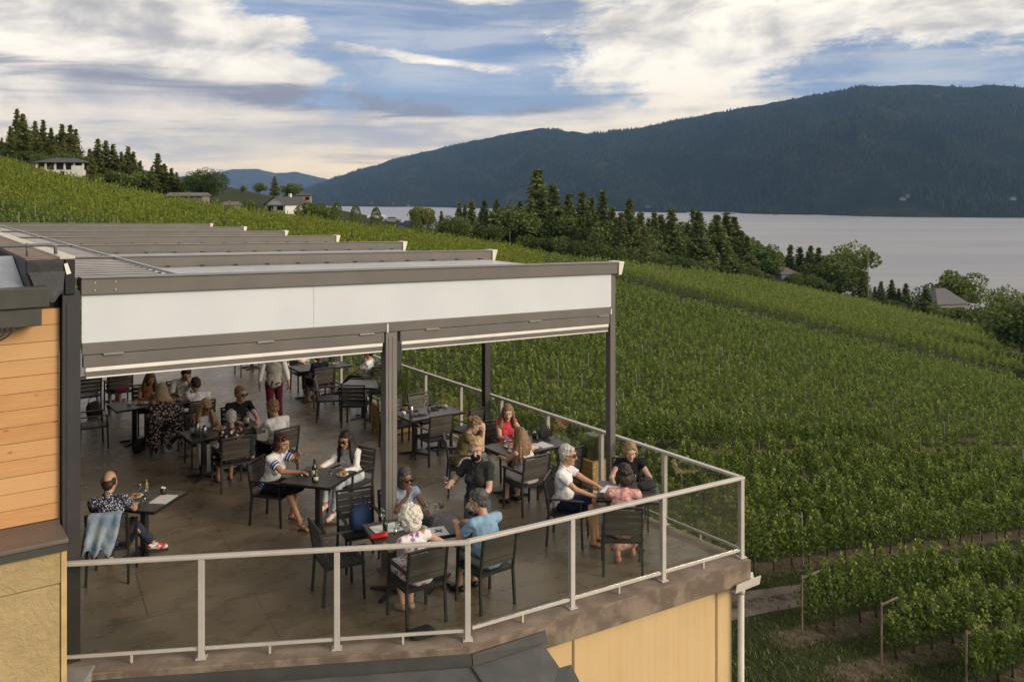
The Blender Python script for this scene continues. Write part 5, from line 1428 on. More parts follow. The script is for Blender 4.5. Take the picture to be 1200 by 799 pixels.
# J
plate(tp('J', -.25, .05), 'large plate in front of the woman in coral', FOODM, .14); plate(tp('J', -.36, -.18), 'plate near the server\'s shoulder on the coral woman\'s table', GREENF, .12); plate(tp('J', -.05, -.2), 'white plate before the long-haired woman seen from behind', FOODM, .12)
for k, q in enumerate([(-.12, .16), (.06, .10), (-.4, .0)]): wine_glass(tp('J', *q), 'wine glass on the coral woman\'s table', [None, ROSE, None][k], 'wine glasses on the coral woman\'s table')
soft_bag(tp('J', .46, .12), R(30), 'black handbag at the railing end of the coral woman\'s table', NAPK, .26, .12, .17); napkin(tp('J', .26, .05), R(-20), 'black napkin beside the white sheet on the coral woman\'s table'); sheet(tp('J', .22, -.15), ANG, 'white sheet on the coral woman\'s table', .22, .3)
caddy(tp('J', .34, .24), 0, 'black pot beside the handbag on the coral woman\'s table')
# K
sheet(tp('K', -.22, .02), R(-25), 'white menu leaning between the white-haired man and the pink dress', .26, .32); sheet(tp('K', -.24, -.26), R(-12), 'black menu folder at the table edge by the white-haired man', .34, .22, mat=NAPK, t=.012)
caddy(tp('K', -.05, .25), 0, 'black pot in front of the woman in black and tan'); wine_glass(tp('K', .08, .1), 'wine glass in front of the woman in black and tan'); tumbler(tp('K', -.1, .12), 'water glass on the corner table')
soft_bag(tp('K', .26, .10), R(15), 'black handbag on the corner table beside the pink dress', NAPK, .30, .16, .13)
# on the floor and on chairs
soft_bag((-.98, 9.62, .002), R(20), 'flat black bag lying on the floor by the railing behind the white-haired woman', NAPK, .34, .24, .08, False, 'floor_bag')
soft_bag((-6.98, 16.42, .002), R(30), 'dark bag on the floor below the long floral dress', NAPK, .26, .18, .24)
soft_bag((-9.05, 19.0, .002), R(30), 'dark brown bag on the floor by the magenta guest\'s chair', pm('brown_leather', (.05, .03, .02), rough=.6), .34, .2, .34)
def draped(p, rz, label, mat, h0, w=.46, front=.16, seed=1, name='jacket', sk=0.0):
    """cloth hung over a chair back, in chair coordinates"""
    g = np.random.default_rng(seed); V = []; NX, NZ = 16, 18
    for j in range(NZ + 1):
        t = j / NZ; s = t * (h0 + front + .06)
        for i in range(NX + 1):
            x = (i / NX - .5) * w * (1 + .10 * math.sin(t * 3)); wv = .016 * math.sin(i * 1.1 + 3 * t) * min(1, abs(t - .25) * 4) + .006 * g.normal()
            if s < front: y, z = -.275 + .0 + wv, .90 - (front - s)
            elif s < front + .06: q = (s - front) / .06 * PI; y, z = -.315 + .045 * math.cos(q), .90 + .012 * math.sin(q)
            else: d = s - front - .06; y, z = -.362 - .05 * d + wv - .02 * abs(math.sin(i * .7)) * d * 2, .90 - d * (1 + .12 * math.sin(i * .9 + seed)) 
            V.append((x + sk * max(0, s - front), y, z))
    idx = np.arange((NX + 1) * (NZ + 1)).reshape(NZ + 1, NX + 1)
    F = np.stack([idx[:-1, :-1].ravel(), idx[:-1, 1:].ravel(), idx[1:, 1:].ravel(), idx[1:, :-1].ravel()], 1)
    me = np_mesh(name, np.array(V), F); me.polygons.foreach_set('use_smooth', [True] * len(F)); me.materials.append(mat)
    o = link(name, me); s = o.modifiers.new('thickness', 'SOLIDIFY'); s.thickness = .008
    return at(o, p, rz, label, 'jacket')
draped((-5.06, 11.12, .0), R(12), 'pale blue denim jacket hanging over the bald man\'s chair', pm('denim', (.16, .24, .34), (.30, .36, .42), scale=6, rough=.9, bump=.3), .46, .36, seed=2, sk=-.18)
draped((-7.98, 16.72, 0), ANG - PI/2, 'cream jacket hanging over the chair at the end of the shaded table', pm('cream_cloth', (.46, .42, .34), (.38, .34, .28), scale=5, rough=.9), .55, .44, seed=4)
# ------------------------------------------------------------------ people
HEAD = 1.13
def grow(mb, c, i0=0):
    """head pieces enlarged about the head centre"""
    for i in range(i0, len(mb.v)): mb.v[i] = tuple(c[k] + (mb.v[i][k] - c[k]) * HEAD for k in range(3))
    return mb
SKIN = {k: pm('skin_' + k, c, tuple(x * .88 for x in c), scale=18, rough=.5, spec=.35) for k, c in dict(fair=(.50, .30, .22), light=(.56, .36, .27), tan=(.40, .215, .13), warm=(.46, .26, .165), brown=(.24, .125, .075)).items()}
def hairmat(name, c1, c2):
    if name in MATS: return MATS[name]
    m, nt, out = newmat(name); tcn = nd(nt, 'ShaderNodeTexCoord').outputs['Object']
    n1 = noisef(nt, nd(nt, 'ShaderNodeMapping', {0: tcn, 3: (1, 1, .16)}).outputs[0], 75, 4, .7, .6)
    p = principled(nt, out, Base_Color=mixc(nt, smooth(nt, n1, .32, .7), c1, c2), Roughness=.48); p.inputs['Specular IOR Level'].default_value = .35
    b = nd(nt, 'ShaderNodeBump', {'Height': n1, 'Strength': .8, 'Distance': .008}); nt.links.new(b.outputs[0], p.inputs['Normal']); MATS[name] = m; return m
HAIR = dict(grey=hairmat('grey_hair', (.20, .18, .16), (.34, .32, .29)), white=hairmat('white_hair', (.50, .46, .39), (.68, .64, .56)), silver=hairmat('silver_hair', (.34, .32, .29), (.52, .49, .45)), dark=hairmat('dark_brown_hair', (.016, .010, .008), (.045, .028, .02)), black=hairmat('black_hair', (.006, .005, .006), (.022, .018, .018)), auburn=hairmat('auburn_hair', (.030, .012, .008), (.070, .027, .016)), sandy=hairmat('sandy_hair', (.17, .11, .058), (.32, .225, .125)), blonde=hairmat('blonde_hair', (.27, .185, .09), (.47, .35, .20)), ginger=hairmat('ginger_hair', (.17, .085, .035), (.30, .17, .08)), brown=hairmat('brown_hair', (.07, .04, .02), (.19, .11, .055)), ombre=hairmat('streaked_brown_hair', (.10, .055, .03), (.32, .20, .10)), charcoal=hairmat('charcoal_hair', (.04, .037, .035), (.10, .095, .09)))
def cloth(name, c, c2=None, rough=.85): return pm('cloth_' + name, c, c2 or tuple(x * .85 for x in c), scale=7, rough=rough, bump=.25, bscale=26, spec=.15)
def floral(name, base, cols, scale=22, th=.42):
    m, nt, out = newmat('floral_' + name); tcn = nd(nt, 'ShaderNodeTexCoord').outputs['Object']
    w = nd(nt, 'ShaderNodeVectorMath', {0: tcn, 1: nd(nt, 'ShaderNodeTexNoise', {'Vector': tcn, 'Scale': 30.0, 'Detail': 2.0}).outputs['Color']}, operation='ADD')
    mixv = nd(nt, 'ShaderNodeMix', {0: .05, 4: tcn, 5: w.outputs[0]}, data_type='VECTOR').outputs[1]
    v = nd(nt, 'ShaderNodeTexVoronoi', {'Vector': mixv, 'Scale': scale}); rnd = nd(nt, 'ShaderNodeSeparateColor', {0: v.outputs['Color']}).outputs
    c = cols[0]
    for i, cc in enumerate(cols[1:]): c = mixc(nt, smooth(nt, rnd[0], (i + 1) / len(cols) - .02, (i + 1) / len(cols) + .02), c, cc)
    on = ma(nt, 'MULTIPLY', smooth(nt, v.outputs['Distance'], th + .06, th - .06), smooth(nt, rnd[1], .22, .26))
    principled(nt, out, Base_Color=mixc(nt, on, base, c), Roughness=.85); return m
WHT = cloth('white', (.68, .67, .66), (.60, .60, .62)); BLKC = cloth('black', (.014, .014, .016)); DENIM = cloth('dark_denim', (.020, .028, .048), (.035, .046, .07)); LDENIM = cloth('pale_denim', (.42, .46, .50), (.30, .35, .42)); NAVY = cloth('navy', (.010, .014, .035)); KHAKI = cloth('khaki', (.30, .235, .15)); GREYC = cloth('grey_vest', (.30, .29, .27))
SUNG = pm('sunglass_lens', (.008, .008, .010), rough=.08, spec=.7); EYEW = pm('eye_white', (.7, .68, .65), rough=.2); EYED = pm('eye_iris', (.025, .018, .012), rough=.15); LIPS = pm('lip_colour', (.34, .10, .085), rough=.4); SHOEB = pm('black_shoe', (.012, .012, .013), rough=.4); SHOEW = pm('white_shoe', (.6, .58, .56), rough=.5); SANDAL = pm('brown_sandal', (.09, .05, .03), rough=.6)

def remesh(mb, name, vox, mat, parent, iters=3, noise_amp=0, noise_sc=30):
    me = mb.mesh('tmp'); o = bpy.data.objects.new('tmp', me); COL.objects.link(o)
    r = o.modifiers.new('r', 'REMESH'); r.mode = 'VOXEL'; r.voxel_size = vox
    if iters: s = o.modifiers.new('s', 'SMOOTH'); s.iterations = iters; s.factor = .5
    dg = bpy.context.evaluated_depsgraph_get()
    nm = bpy.data.meshes.new_from_object(o.evaluated_get(dg)); bpy.data.objects.remove(o); bpy.data.meshes.remove(me)
    n = len(nm.vertices); co = np.empty(n * 3, np.float32)
    if noise_amp:
        nm.vertices.foreach_get('co', co); co = co.reshape(-1, 3); no = np.empty(n * 3, np.float32); nm.vertices.foreach_get('normal', no); no = no.reshape(-1, 3)
        d = np.array([mnoise.noise(Vector(c) * noise_sc) for c in co]) * noise_amp
        nm.vertices.foreach_set('co', (co + no * d[:, None]).ravel()); nm.update()
    nm.polygons.foreach_set('use_smooth', [True] * len(nm.polygons)); nm.materials.clear(); nm.materials.append(mat); nm.name = name
    return link(name, nm, parent)
LAST = [None]
def V3(*a): return Vector(a)
def rx(d): return Matrix.Rotation(R(d), 3, 'X')
def rzm(d): return Matrix.Rotation(R(d), 3, 'Z')
def ry(d): return Matrix.Rotation(R(d), 3, 'Y')
def ik(S, Wt, l1, l2, pole):
    d = Wt - S; L = min(d.length, (l1 + l2) * .995); d = d.normalized(); Wt = S + d * L
    x = (l1 * l1 - l2 * l2 + L * L) / (2 * L); h = math.sqrt(max(l1 * l1 - x * x, 0)); p = (pole - d * pole.dot(d)).normalized()
    return S + d * x + p * h, Wt
def hand(mb, wrist, fdir, nrm, side, curl=25, grip=0):
    """palm, four unequal jointed fingers and a thumb leaving the side of the palm; nrm is the back of the hand"""
    f = fdir.normalized(); n = (nrm - f * nrm.dot(f)).normalized(); s = f.cross(n) * side
    M = Matrix((s, f, n)).transposed()
    mb.ell(wrist + f * .045, (.040, .052, .016), rot=M, seg=12, rings=8)
    for k, (o, L) in enumerate(((-.028, .066), (-.010, .076), (.010, .072), (.028, .056))):
        p = wrist + f * .080 + s * (-o); a = R(curl + 4 * k); q = f * math.cos(a * .6) - n * math.sin(a * .6); e = f * math.cos(a * 1.6) - n * math.sin(a * 1.6)
        p1 = p + q * L * .55; p2 = p1 + e * L * .5; sp = s * (-o) * .12
        mb.cap(p - f * .02, p1 + sp, .0095, .0088, 7); mb.cap(p1 + sp, p2 + sp, .0088, .0075, 7)
    t0 = wrist + f * .025 + s * .030; t1 = t0 + (s * .62 + f * .7 - n * .25).normalized() * .040; t2 = t1 + (f * .9 - n * (.3 + grip)).normalized() * .032
    mb.cap(t0, t1, .0115, .010, 7); mb.cap(t1, t2, .010, .008, 7)
def person(x, y, rz, label, sex='f', skin='fair', stand=False, lean=6, side=0, twist=0, head=(0, 0), hands=None, hdir=None, hair=('short', 'brown'), top=('tee', WHT), bottom=('trousers', DENIM), shoes=SHOEB, glasses=None, legs=None, gut=0, scale=None, pole=None, bare_top=False, extra=None, foot_bare=False, curl=28):
    e = empty('person', (x, y, .002), rz, label, 'person', 'guests and staff on the terrace')
    sc = scale or (1.0 if sex == 'm' else .95); e.scale = (sc, sc, sc)
    fem = sex == 'f'; sw = .162 if fem else .188; hz = .92 if stand else .545; hy = 0 if stand else -.10
    H = V3(0, hy, hz); T = rzm(twist) @ ry(side) @ rx(-lean)
    def t(px_, py_, pz_): return H + T @ V3(px_, py_, pz_)
    RH = rzm(head[0]) @ T @ rx(-head[1]) if not stand else rzm(head[0]) @ T @ rx(-head[1])
    HC = t(0, .012, .575) + RH @ V3(0, .018, .075)
    def h(px_, py_, pz_): return HC + RH @ V3(px_, py_, pz_)
    # joints
    S = {s: t(s * sw, -.012, .425) for s in (-1, 1)}
    hands = hands or {}
    Wd = {s: V3(*(hands.get(s) or ((s * .13, .26, .63) if not stand else (s * .25, .04, .80)))) for s in (-1, 1)}
    E = {}
    for s in (-1, 1):
        E[s], Wd[s] = ik(S[s], Wd[s], .275, .245, V3(*((pole or {}).get(s) or (s * .55, -.55, -.8))))
    lg = legs or {}
    if stand: K = {s: V3(s * .085, .03, .50) for s in (-1, 1)}; A = {s: V3(s * .09, -.01, .085) for s in (-1, 1)}
    else: K = {s: V3(s * .115, .33, .525) for s in (-1, 1)}; A = {s: V3(s * .11, .36, .085) for s in (-1, 1)}
    fd = {s: V3(s * .12, 1, -.12).normalized() for s in (-1, 1)}
    for s in (-1, 1):
        if s in lg: K[s] = V3(*lg[s][0]); A[s] = V3(*lg[s][1]); 
        if s in lg and len(lg[s]) > 2: fd[s] = V3(*lg[s][2]).normalized()
    HP = {s: H + V3(s * .085, 0, -.01) for s in (-1, 1)}
    HM = Matrix(RH)
    def torso(mb, g=0.0, lowneck=False, hips=True, shoulders=True):
        if hips: mb.ell(t(0, -.01, .0), ((.172 if fem else .162) + g, .128 + g, .12 + g), rot=T)
        mb.ell(t(0, .012 + gut * .5, .13), ((.135 if fem else .148) + g + gut * .4, .105 + g + gut, .15 + g), rot=T)
        mb.ell(t(0, .0, .29), ((.142 if fem else .165) + g, .108 + g, .165 + g), rot=T)
        if fem:
            for s in (-1, 1): mb.ell(t(s * .068, .082, .27), (.062 + g, .055 + g, .062 + g), rot=T)
        if shoulders:
            mb.cap(S[-1], S[1], .054 + g, .054 + g, 10)
            mb.cone(t(0, -.012, .37), t(0, -.004, .49), .095 + g, .052 + g, 12)
    def arm(mb, s, g=0.0, a=0.0, b=2.0, flat=False):
        """a..b along shoulder-elbow-wrist (0-1-2)"""
        f = mb.cone if flat else mb.cap
        if b <= 1: f(S[s], S[s] + (E[s] - S[s]) * b, .050 + g, .050 + g - .010 * b + (g * .5 if flat else 0), 12); mb.ell(S[s], .047 + g, seg=12, rings=8)
        else:
            mb.cap(S[s], E[s], .050 + g, .040 + g, 12); f(E[s], E[s] + (Wd[s] - E[s]) * (b - 1), .040 + g, .040 + g - .013 * (b - 1), 12)
    body = MB(); torso(body)
    for s in (-1, 1):
        arm(body, s); d = (Wd[s] - E[s]).normalized()
        hd = V3(*hdir[s]) if hdir and s in hdir else (d + V3(-s * .15, .35, -.05)).normalized()
        nn_ = V3(0, 0, 1) if abs(hd.z) < .75 else V3(s, .3, 0)
        hand(body, Wd[s], hd, nn_, -s, curl)
        body.cap(HP[s], K[s], .088 if fem else .086, .056, 12); body.cap(K[s], A[s], .054, .036, 12)
        body.ell(K[s] + (A[s] - K[s]) * .3 - (K[s] - HP[s]).normalized() * .018, (.05, .05, .11), rot=(A[s] - K[s]).to_track_quat('Z', 'Y').to_matrix())
        f = fd[s]; body.cap(A[s] + V3(0, 0, -.035) - f * .035, A[s] + f * .07 + V3(0, 0, -.045), .034, .034, 10); body.cap(A[s] + f * .07 + V3(0, 0, -.045), A[s] + f * .15 + V3(0, 0, -.05), .033, .026, 10)
    body.cap(t(0, -.008, .44), HC + RH @ V3(0, -.015, -.06), .050 if fem else .058, .047 if fem else .055, 12)
    i0 = len(body.v)
    body.ell(h(0, -.008, .028), (.074, .094, .094), rot=HM, seg=20, rings=14); body.ell(h(0, .022, -.036), (.058, .070, .088), rot=HM, seg=18, rings=12); body.ell(h(0, .070, -.096), (.028, .024, .022), rot=HM)
    body.cone(h(0, .086, .022), h(0, .112, -.026), .008, .016, 8); body.ell(h(0, .106, -.028), (.017, .014, .011), rot=HM); body.ell(h(0, .076, .036), (.052, .020, .013), rot=HM)
    for s in (-1, 1): body.ell(h(s * .075, -.004, -.004), (.010, .022, .033), rot=HM); body.ell(h(s * .042, .060, -.028), (.020, .020, .020), rot=HM)
    grow(body, HC, i0)
    remesh(body, 'body', .0085, SKIN[skin], e, 3)
    # face
    if not glasses:
        for s in (-1, 1):
            mb = MB(); mb.ell(h(s * .031, .082, .014), (.0125, .009, .008), rot=HM, seg=10, rings=8); mb.ell(h(s * .031, .089, .014), (.006, .004, .006), rot=HM, seg=8, rings=6, mi=1); grow(mb, HC).build('eye', [EYEW, EYED], e, smooth=True)
    mb = MB(); mb.ell(h(0, .0905, -.060), (.023, .008, .0085), rot=HM, seg=12, rings=8); grow(mb, HC).build('mouth', LIPS, e, smooth=True)
    hm = HAIR[hair[1]]
    for s in (-1, 1):
        mb = MB(); mb.tube([h(s * .016, .094, .038), h(s * .034, .092, .044), h(s * .052, .080, .038)], [.004, .005, .003], 6); grow(mb, HC).build('eyebrow', hm, e, smooth=True)
    if glasses:
        mb = MB()
        for s in (-1, 1): mb.ell(h(s * .033, .098, .012), (.030, .007, .024), rot=HM, seg=14, rings=8); mb.tube([h(s * .060, .094, .018), h(s * .080, .05, .018), h(s * .082, -.01, .012)], .004, 6)
        mb.tube([h(-.010, .106, .018), h(.010, .106, .018)], .004, 6); grow(mb, HC).build('sunglasses', SUNG, e, smooth=True)
    # hair
    g = random.Random(label); st = hair[0]; hb = MB(); L = hair[2] if len(hair) > 2 else .3
    if st == 'bald':
        for s in (-1, 1): hb.ell(h(s * .060, -.036, .004), (.021, .054, .044), rot=HM)
        hb.ell(h(0, -.060, -.026), (.064, .044, .070), rot=HM)
    else:
        hb.ell(h(0, -.024, .042), (.080, .096, .092), rot=HM, seg=20, rings=14); hb.ell(h(0, -.056, -.012), (.068, .050, .066), rot=HM)
        for s in (-1, 1): hb.ell(h(s * .067, -.022, .014), (.016, .046, .050), rot=HM)
        for k in range(26):
            q = g.uniform(-1, 1); hb.ell(h(q * .058, .040 + .018 * (1 - q * q) + g.uniform(-.02, .006), .088 - .020 * q * q + g.uniform(-.006, .012)), g.uniform(.014, .022), seg=8, rings=6)
        for k in range(40):
            d = V3(g.gauss(0, 1), g.gauss(-.4, .8), g.gauss(.5, .8)).normalized(); hb.ell(h(d.x * .074, -.024 + d.y * .090, .042 + d.z * .086), g.uniform(.010, .018), seg=8, rings=6) if d.y < .5 else None
    if st in ('curly', 'bob', 'long', 'wavy'):
        for s in (-1, 1): hb.ell(h(s * .076, -.018, -.034), (.026, .056, .078), rot=HM)
        hb.ell(h(0, -.072, -.045), (.076, .040, .082), rot=HM)
    if st == 'curly':
        hb.ell(h(0, -.03, .045), (.104, .122, .112), rot=HM, seg=18, rings=12); hb.ell(h(0, -.07, -.05), (.092, .06, .085), rot=HM)
        for k in range(90):
            d = V3(g.gauss(0, 1), g.gauss(-.5, 1), g.gauss(.3, 1)).normalized()
            if d.y > .45 and d.z < .45: continue
            hb.ell(h(d.x * .112, -.030 + d.y * .124, .030 + d.z * .118), g.uniform(.018, .032), seg=8, rings=6)
    if st in ('long', 'wavy'):
        for k in range(22):
            a = -1.9 + 3.8 * k / 21 + g.uniform(-.06, .06); sx_ = math.sin(a); cy = -math.cos(a)
            r0 = h(sx_ * .074, -.022 + cy * .085, .05); r1 = h(sx_ * .088, -.022 + cy * .095, -.05)
            down = L * g.uniform(.8, 1.05); fx = t(sx_ * .125, -.035 + cy * .115, 0) - t(0, 0, 0)
            base = HC + V3(0, 0, -.17)
            r2 = V3(base.x, base.y, base.z) + fx + V3(g.uniform(-.01, .01), 0, 0); r3 = r2 + V3(sx_ * .02 + g.uniform(-.015, .015), -.012 + (.02 if abs(sx_) > .8 else 0), -max(.01, down - .17))
            wv = .012 if st == 'wavy' else .003
            hb.tube([r0, r1, r2 + V3(g.uniform(-wv, wv), g.uniform(-wv, wv), 0), (r2 + r3) / 2 + V3(g.uniform(-wv, wv) * 2, g.uniform(-wv, wv), 0), r3], [.020, .026, .027, .024, .010], 7)
    if st == 'bun':
        for k in range(9): hb.ell(h(g.uniform(-.025, .025), -.108 + g.uniform(-.015, .02), .045 + g.uniform(-.03, .03)), g.uniform(.022, .034), seg=8, rings=6)
    if st == 'pony':
        hb.tube([h(0, -.10, .05), h(0, -.135, .03), h(0, -.14, -.06), h(.01, -.12, -.16)], [.03, .03, .03, .012], 8)
    grow(hb, HC); remesh(hb, 'hair', .0075, hm, e, 2, {'curly': .009, 'bald': 0, 'short': .005, 'bob': .005, 'wavy': .006, 'long': .004}.get(st, .006), 60)
    # clothes
    tk, tm = top[0], top[1]
    if tk:
        mb = MB(); g_ = .014
        torso(mb, g_, hips=True, shoulders=tk not in ('strap',))
        ln = {'tee': .62, 'cap': .32, 'long': 1.93, 'elbow': 1.05, 'vest': 0, 'sleeveless': 0, 'strap': 0}[tk]
        for s in (-1, 1):
            if ln: arm(mb, s, .011, 0, ln, True)
            elif tk != 'strap': mb.ell(S[s] + (S[-s] - S[s]) * .08, .058, seg=12, rings=8)
            else: mb.tube([t(s * .085, .085, .33), t(s * .09, .03, .475), t(s * .085, -.075, .42), t(s * .08, -.115, .32)], .011, 6)
        remesh(mb, {'tee': 'shirt', 'cap': 'blouse', 'long': 'shirt', 'elbow': 'shirt', 'vest': 'vest', 'sleeveless': 'top', 'strap': 'strap_top'}[tk], .011, tm, e, 3, .010, 19)
        if tk in ('tee', 'long', 'elbow') and len(top) > 2 and top[2] == 'collar':
            mb = MB(); mb.tube([t(.0, .085, .415), t(.055, .055, .475), t(.066, -.01, .505), t(0, -.060, .525), t(-.066, -.01, .505), t(-.055, .055, .475), t(.0, .085, .415)], .014, 6); mb.build('collar', tm, e, smooth=True)
        if len(top) > 2 and top[2] == 'under':      # long sleeves under a vest
            mb = MB()
            for s in (-1, 1): arm(mb, s, .014, 0, 1.6, True)
            remesh(mb, 'sleeves', .012, WHT, e, 2, .004, 16)
        if len(top) > 2 and top[2] == 'stripes':
            for s in (-1, 1):
                for k, q in enumerate((.36, .50)):
                    a = S[s] + (E[s] - S[s]) * q; b = S[s] + (E[s] - S[s]) * (q + (.09 if k else .07)); mb = MB(); mb.cone(a, b, .0745 - .010 * q, .0745 - .010 * (q + .08), 16, False); mb.build('sleeve_stripe', STRIPE, e, smooth=True)
        if len(top) > 2 and top[2] == 'stripes':
            for k in (0, 1):
                mb = MB(); mb.tube([t(.192 * math.cos(a), -.008 + .150 * math.sin(a), .035 - .035 * k) for a in np.linspace(0, 2 * PI, 25)], .010, 6, caps=False); mb.build('hem_stripe', STRIPE, e, smooth=True)
    bk, bmat = bottom
    mb = MB(); g_ = .013
    mb.ell(t(0, -.01, -.005), ((.176 if fem else .168) + .006, .133 + .006, .118), rot=T)
    if bk in ('trousers', 'shorts', 'capri'):
        for s in (-1, 1):
            mb.cap(HP[s], HP[s] + (K[s] - HP[s]) * .55, .100, .086, 12)
            if bk == 'shorts': mb.cone(HP[s] + (K[s] - HP[s]) * .5, HP[s] + (K[s] - HP[s]) * .93, .088, .088, 14)
            else:
                mb.cap(HP[s] + (K[s] - HP[s]) * .5, K[s], .086, .072, 12); q = .92 if bk == 'trousers' else .6; mb.cone(K[s], K[s] + (A[s] - K[s]) * q, .070, .060, 14)
        nm = {'trousers': 'trousers', 'shorts': 'shorts', 'capri': 'trousers'}[bk]
    else:
        d0 = HP[1] - HP[-1]
        for s in (-1, -.35, .35, 1):
            a = HP[-1] + d0 * (s + 1) / 2; b = K[-1] + (K[1] - K[-1]) * (s + 1) / 2; mb.cap(a, b + (b - a).normalized() * .03, .10, .082, 12)
            if bk == 'long_skirt':
                c = A[-1] + (A[1] - A[-1]) * (s + 1) / 2; mb.cap(b, b + (c - b) * .72, .082, .088, 12)
        nm = 'skirt'
    remesh(mb, nm, .012, bmat, e, 3, .009, 16)
    for s in (-1, 1):
        f = fd[s]; mb = MB(); a = A[s] + V3(0, 0, -.042)
        sole = a + V3(0, 0, -.026)
        if shoes is SANDAL:
            mb.cap(sole - f * .045, sole + f * .165, .018, .018, 10); mb.tube([a + f * .05 + V3(.042, 0, -.01), a + f * .06 + V3(0, 0, .045), a + f * .05 + V3(-.042, 0, -.01)], .010, 6); mb.tube([a + f * .11 + V3(.04, 0, -.01), a + f * .12 + V3(0, 0, .028), a + f * .11 + V3(-.04, 0, -.01)], .009, 6)
            remesh(mb, 'sandal', .008, shoes, e, 1)
        else:
            mb.cap(a - f * .040 + V3(0, 0, .012), a + f * .06 + V3(0, 0, .005), .044, .044, 10); mb.cap(a + f * .06, a + f * .155 + V3(0, 0, -.008), .044, .033, 10)
            remesh(mb, 'shoe', .009, shoes, e, 2)
    if extra: extra(e, t, h, E, Wd, HM, S)
    LAST[0] = e
    return e
STRIPE = cloth('blue_stripe', (.015, .045, .24))
FL_NAVY = floral('navy_white', (.010, .012, .035), [(.62, .62, .66), (.45, .47, .58)], 52, .40)
FL_WHITE = floral('white_purple', (.64, .62, .61), [(.18, .05, .24), (.40, .10, .20), (.55, .22, .10), (.30, .16, .38)], 17, .46)
FL_BLACK = floral('black_roses', (.012, .011, .013), [(.55, .42, .36), (.42, .22, .18), (.62, .58, .52)], 15, .36)
FL_DRESS = floral('black_cream', (.012, .011, .014), [(.50, .44, .38), (.36, .30, .28), (.44, .30, .24)], 26, .42)
FL_PINK = floral('pink_paisley', (.58, .30, .27), [(.62, .52, .47), (.46, .14, .14), (.66, .42, .36)], 30, .44)
LBLUE = cloth('light_blue', (.40, .47, .60), (.34, .42, .56)); SKYB = cloth('sky_tee', (.22, .34, .46), (.17, .28, .40)); CORAL = cloth('coral', (.56, .060, .085)); OLIVE = cloth('olive', (.16, .13, .065)); CHAR = cloth('charcoal_polo', (.030, .030, .032)); MAROON = cloth('maroon', (.085, .012, .022)); MAGENTA = cloth('magenta', (.30, .012, .14)); TANC = cloth('tan_panel', (.24, .185, .14))

# front tables
person(-5.06, 11.12, R(12), 'bald man seen from behind in a navy shirt patterned with small white flowers', 'm', 'warm', lean=12, side=-5, head=(-4, 8), hands={-1: (-.18, .40, .76), 1: (.20, .40, .76)}, hair=('bald', 'dark'), top=('tee', FL_NAVY, 'collar'), bottom=('trousers', DENIM), shoes=pm('red_white_sneaker', (.45, .03, .05), (.6, .58, .56), scale=16, rough=.6, lo=.48, hi=.52), legs={1: ((.17, .32, .55), (.42, .36, .24), (.95, .3, -.1))})
person(-1.10, 10.04, R(33), 'woman with short curly white hair seen from behind in a white and purple floral dress', 'f', 'fair', lean=12, side=-4, head=(8, 8), hands={-1: (-.20, .44, .77), 1: (.36, .20, .67)}, pole={1: (1, -.4, -.25)}, hair=('curly', 'white'), top=('sleeveless', FL_WHITE), bottom=('skirt', FL_WHITE), shoes=pm('beige_shoe', (.42, .34, .26), rough=.6), legs={-1: ((-.10, .33, .525), (-.06, .22, .085)), 1: ((.10, .33, .525), (.04, .22, .085))})
person(-.33, 10.44, R(38), 'man with short grey hair seen from behind in a pale blue tee', 'm', 'warm', lean=14, head=(30, 4), hands={-1: (-.16, .36, .84), 1: (.10, .42, .80)}, pole={1: (.5, -.2, -1), -1: (-.5, -.2, -1)}, hair=('short', 'charcoal'), top=('tee', SKYB), bottom=('shorts', cloth('stone_shorts', (.30, .30, .30))), gut=.03)
person(-1.42, 11.52, R(202), 'woman with grey-black hair and sunglasses in a pale blue blouse, hand at her chin', 'f', 'brown', lean=11, head=(14, -2), hands={1: (.02, .26, 1.00), -1: (-.26, .40, .77)}, hdir={1: (-.2, .2, 1)}, pole={1: (.5, .1, -1)}, hair=('bob', 'charcoal'), top=('cap', LBLUE), bottom=('trousers', WHT), glasses=True, curl=55)
# middle table
def bracelet(e, t, h, E, Wd, HM, S):
    mb = MB(); d = (Wd[-1] - E[-1]).normalized(); mb.cone(Wd[-1] - d * .02, Wd[-1] - d * .005, .036, .034, 12); mb.build('watch', SHOEB, e, smooth=True)
person(-3.50, 12.98, R(-106), 'person with short auburn hair in a white jersey with blue stripes and black shorts', 'f', 'tan', lean=16, head=(-4, 2), hands={1: (.12, .46, .80), -1: (.0, .36, .96)}, hdir={-1: (.1, .5, .8)}, pole={-1: (-.9, .1, -.7), 1: (.8, -.1, -.6)}, hair=('bob', 'auburn'), top=('tee', WHT, 'stripes'), bottom=('skirt', BLKC), shoes=SANDAL, legs={1: ((.16, .30, .54), (.20, .52, .12), (.25, 1, -.35)), -1: ((-.08, .33, .52), (-.10, .22, .09))}, extra=bracelet, scale=1.0)
person(-2.48, 13.42, R(148), 'woman with long black hair and sunglasses in an open white shirt and pale jeans', 'f', 'tan', lean=16, head=(12, 2), hands={1: (.20, .46, .77), -1: (-.24, .40, .77)}, hair=('wavy', 'black', .34), top=('long', WHT, 'collar'), bottom=('trousers', LDENIM), shoes=pm('pink_sneaker', (.55, .32, .30), (.6, .58, .56), scale=14, rough=.6), glasses=True, legs={1: ((.16, .32, .54), (.08, .50, .22), (.1, 1, -.3)), -1: ((-.06, .34, .52), (-.02, .40, .085))})
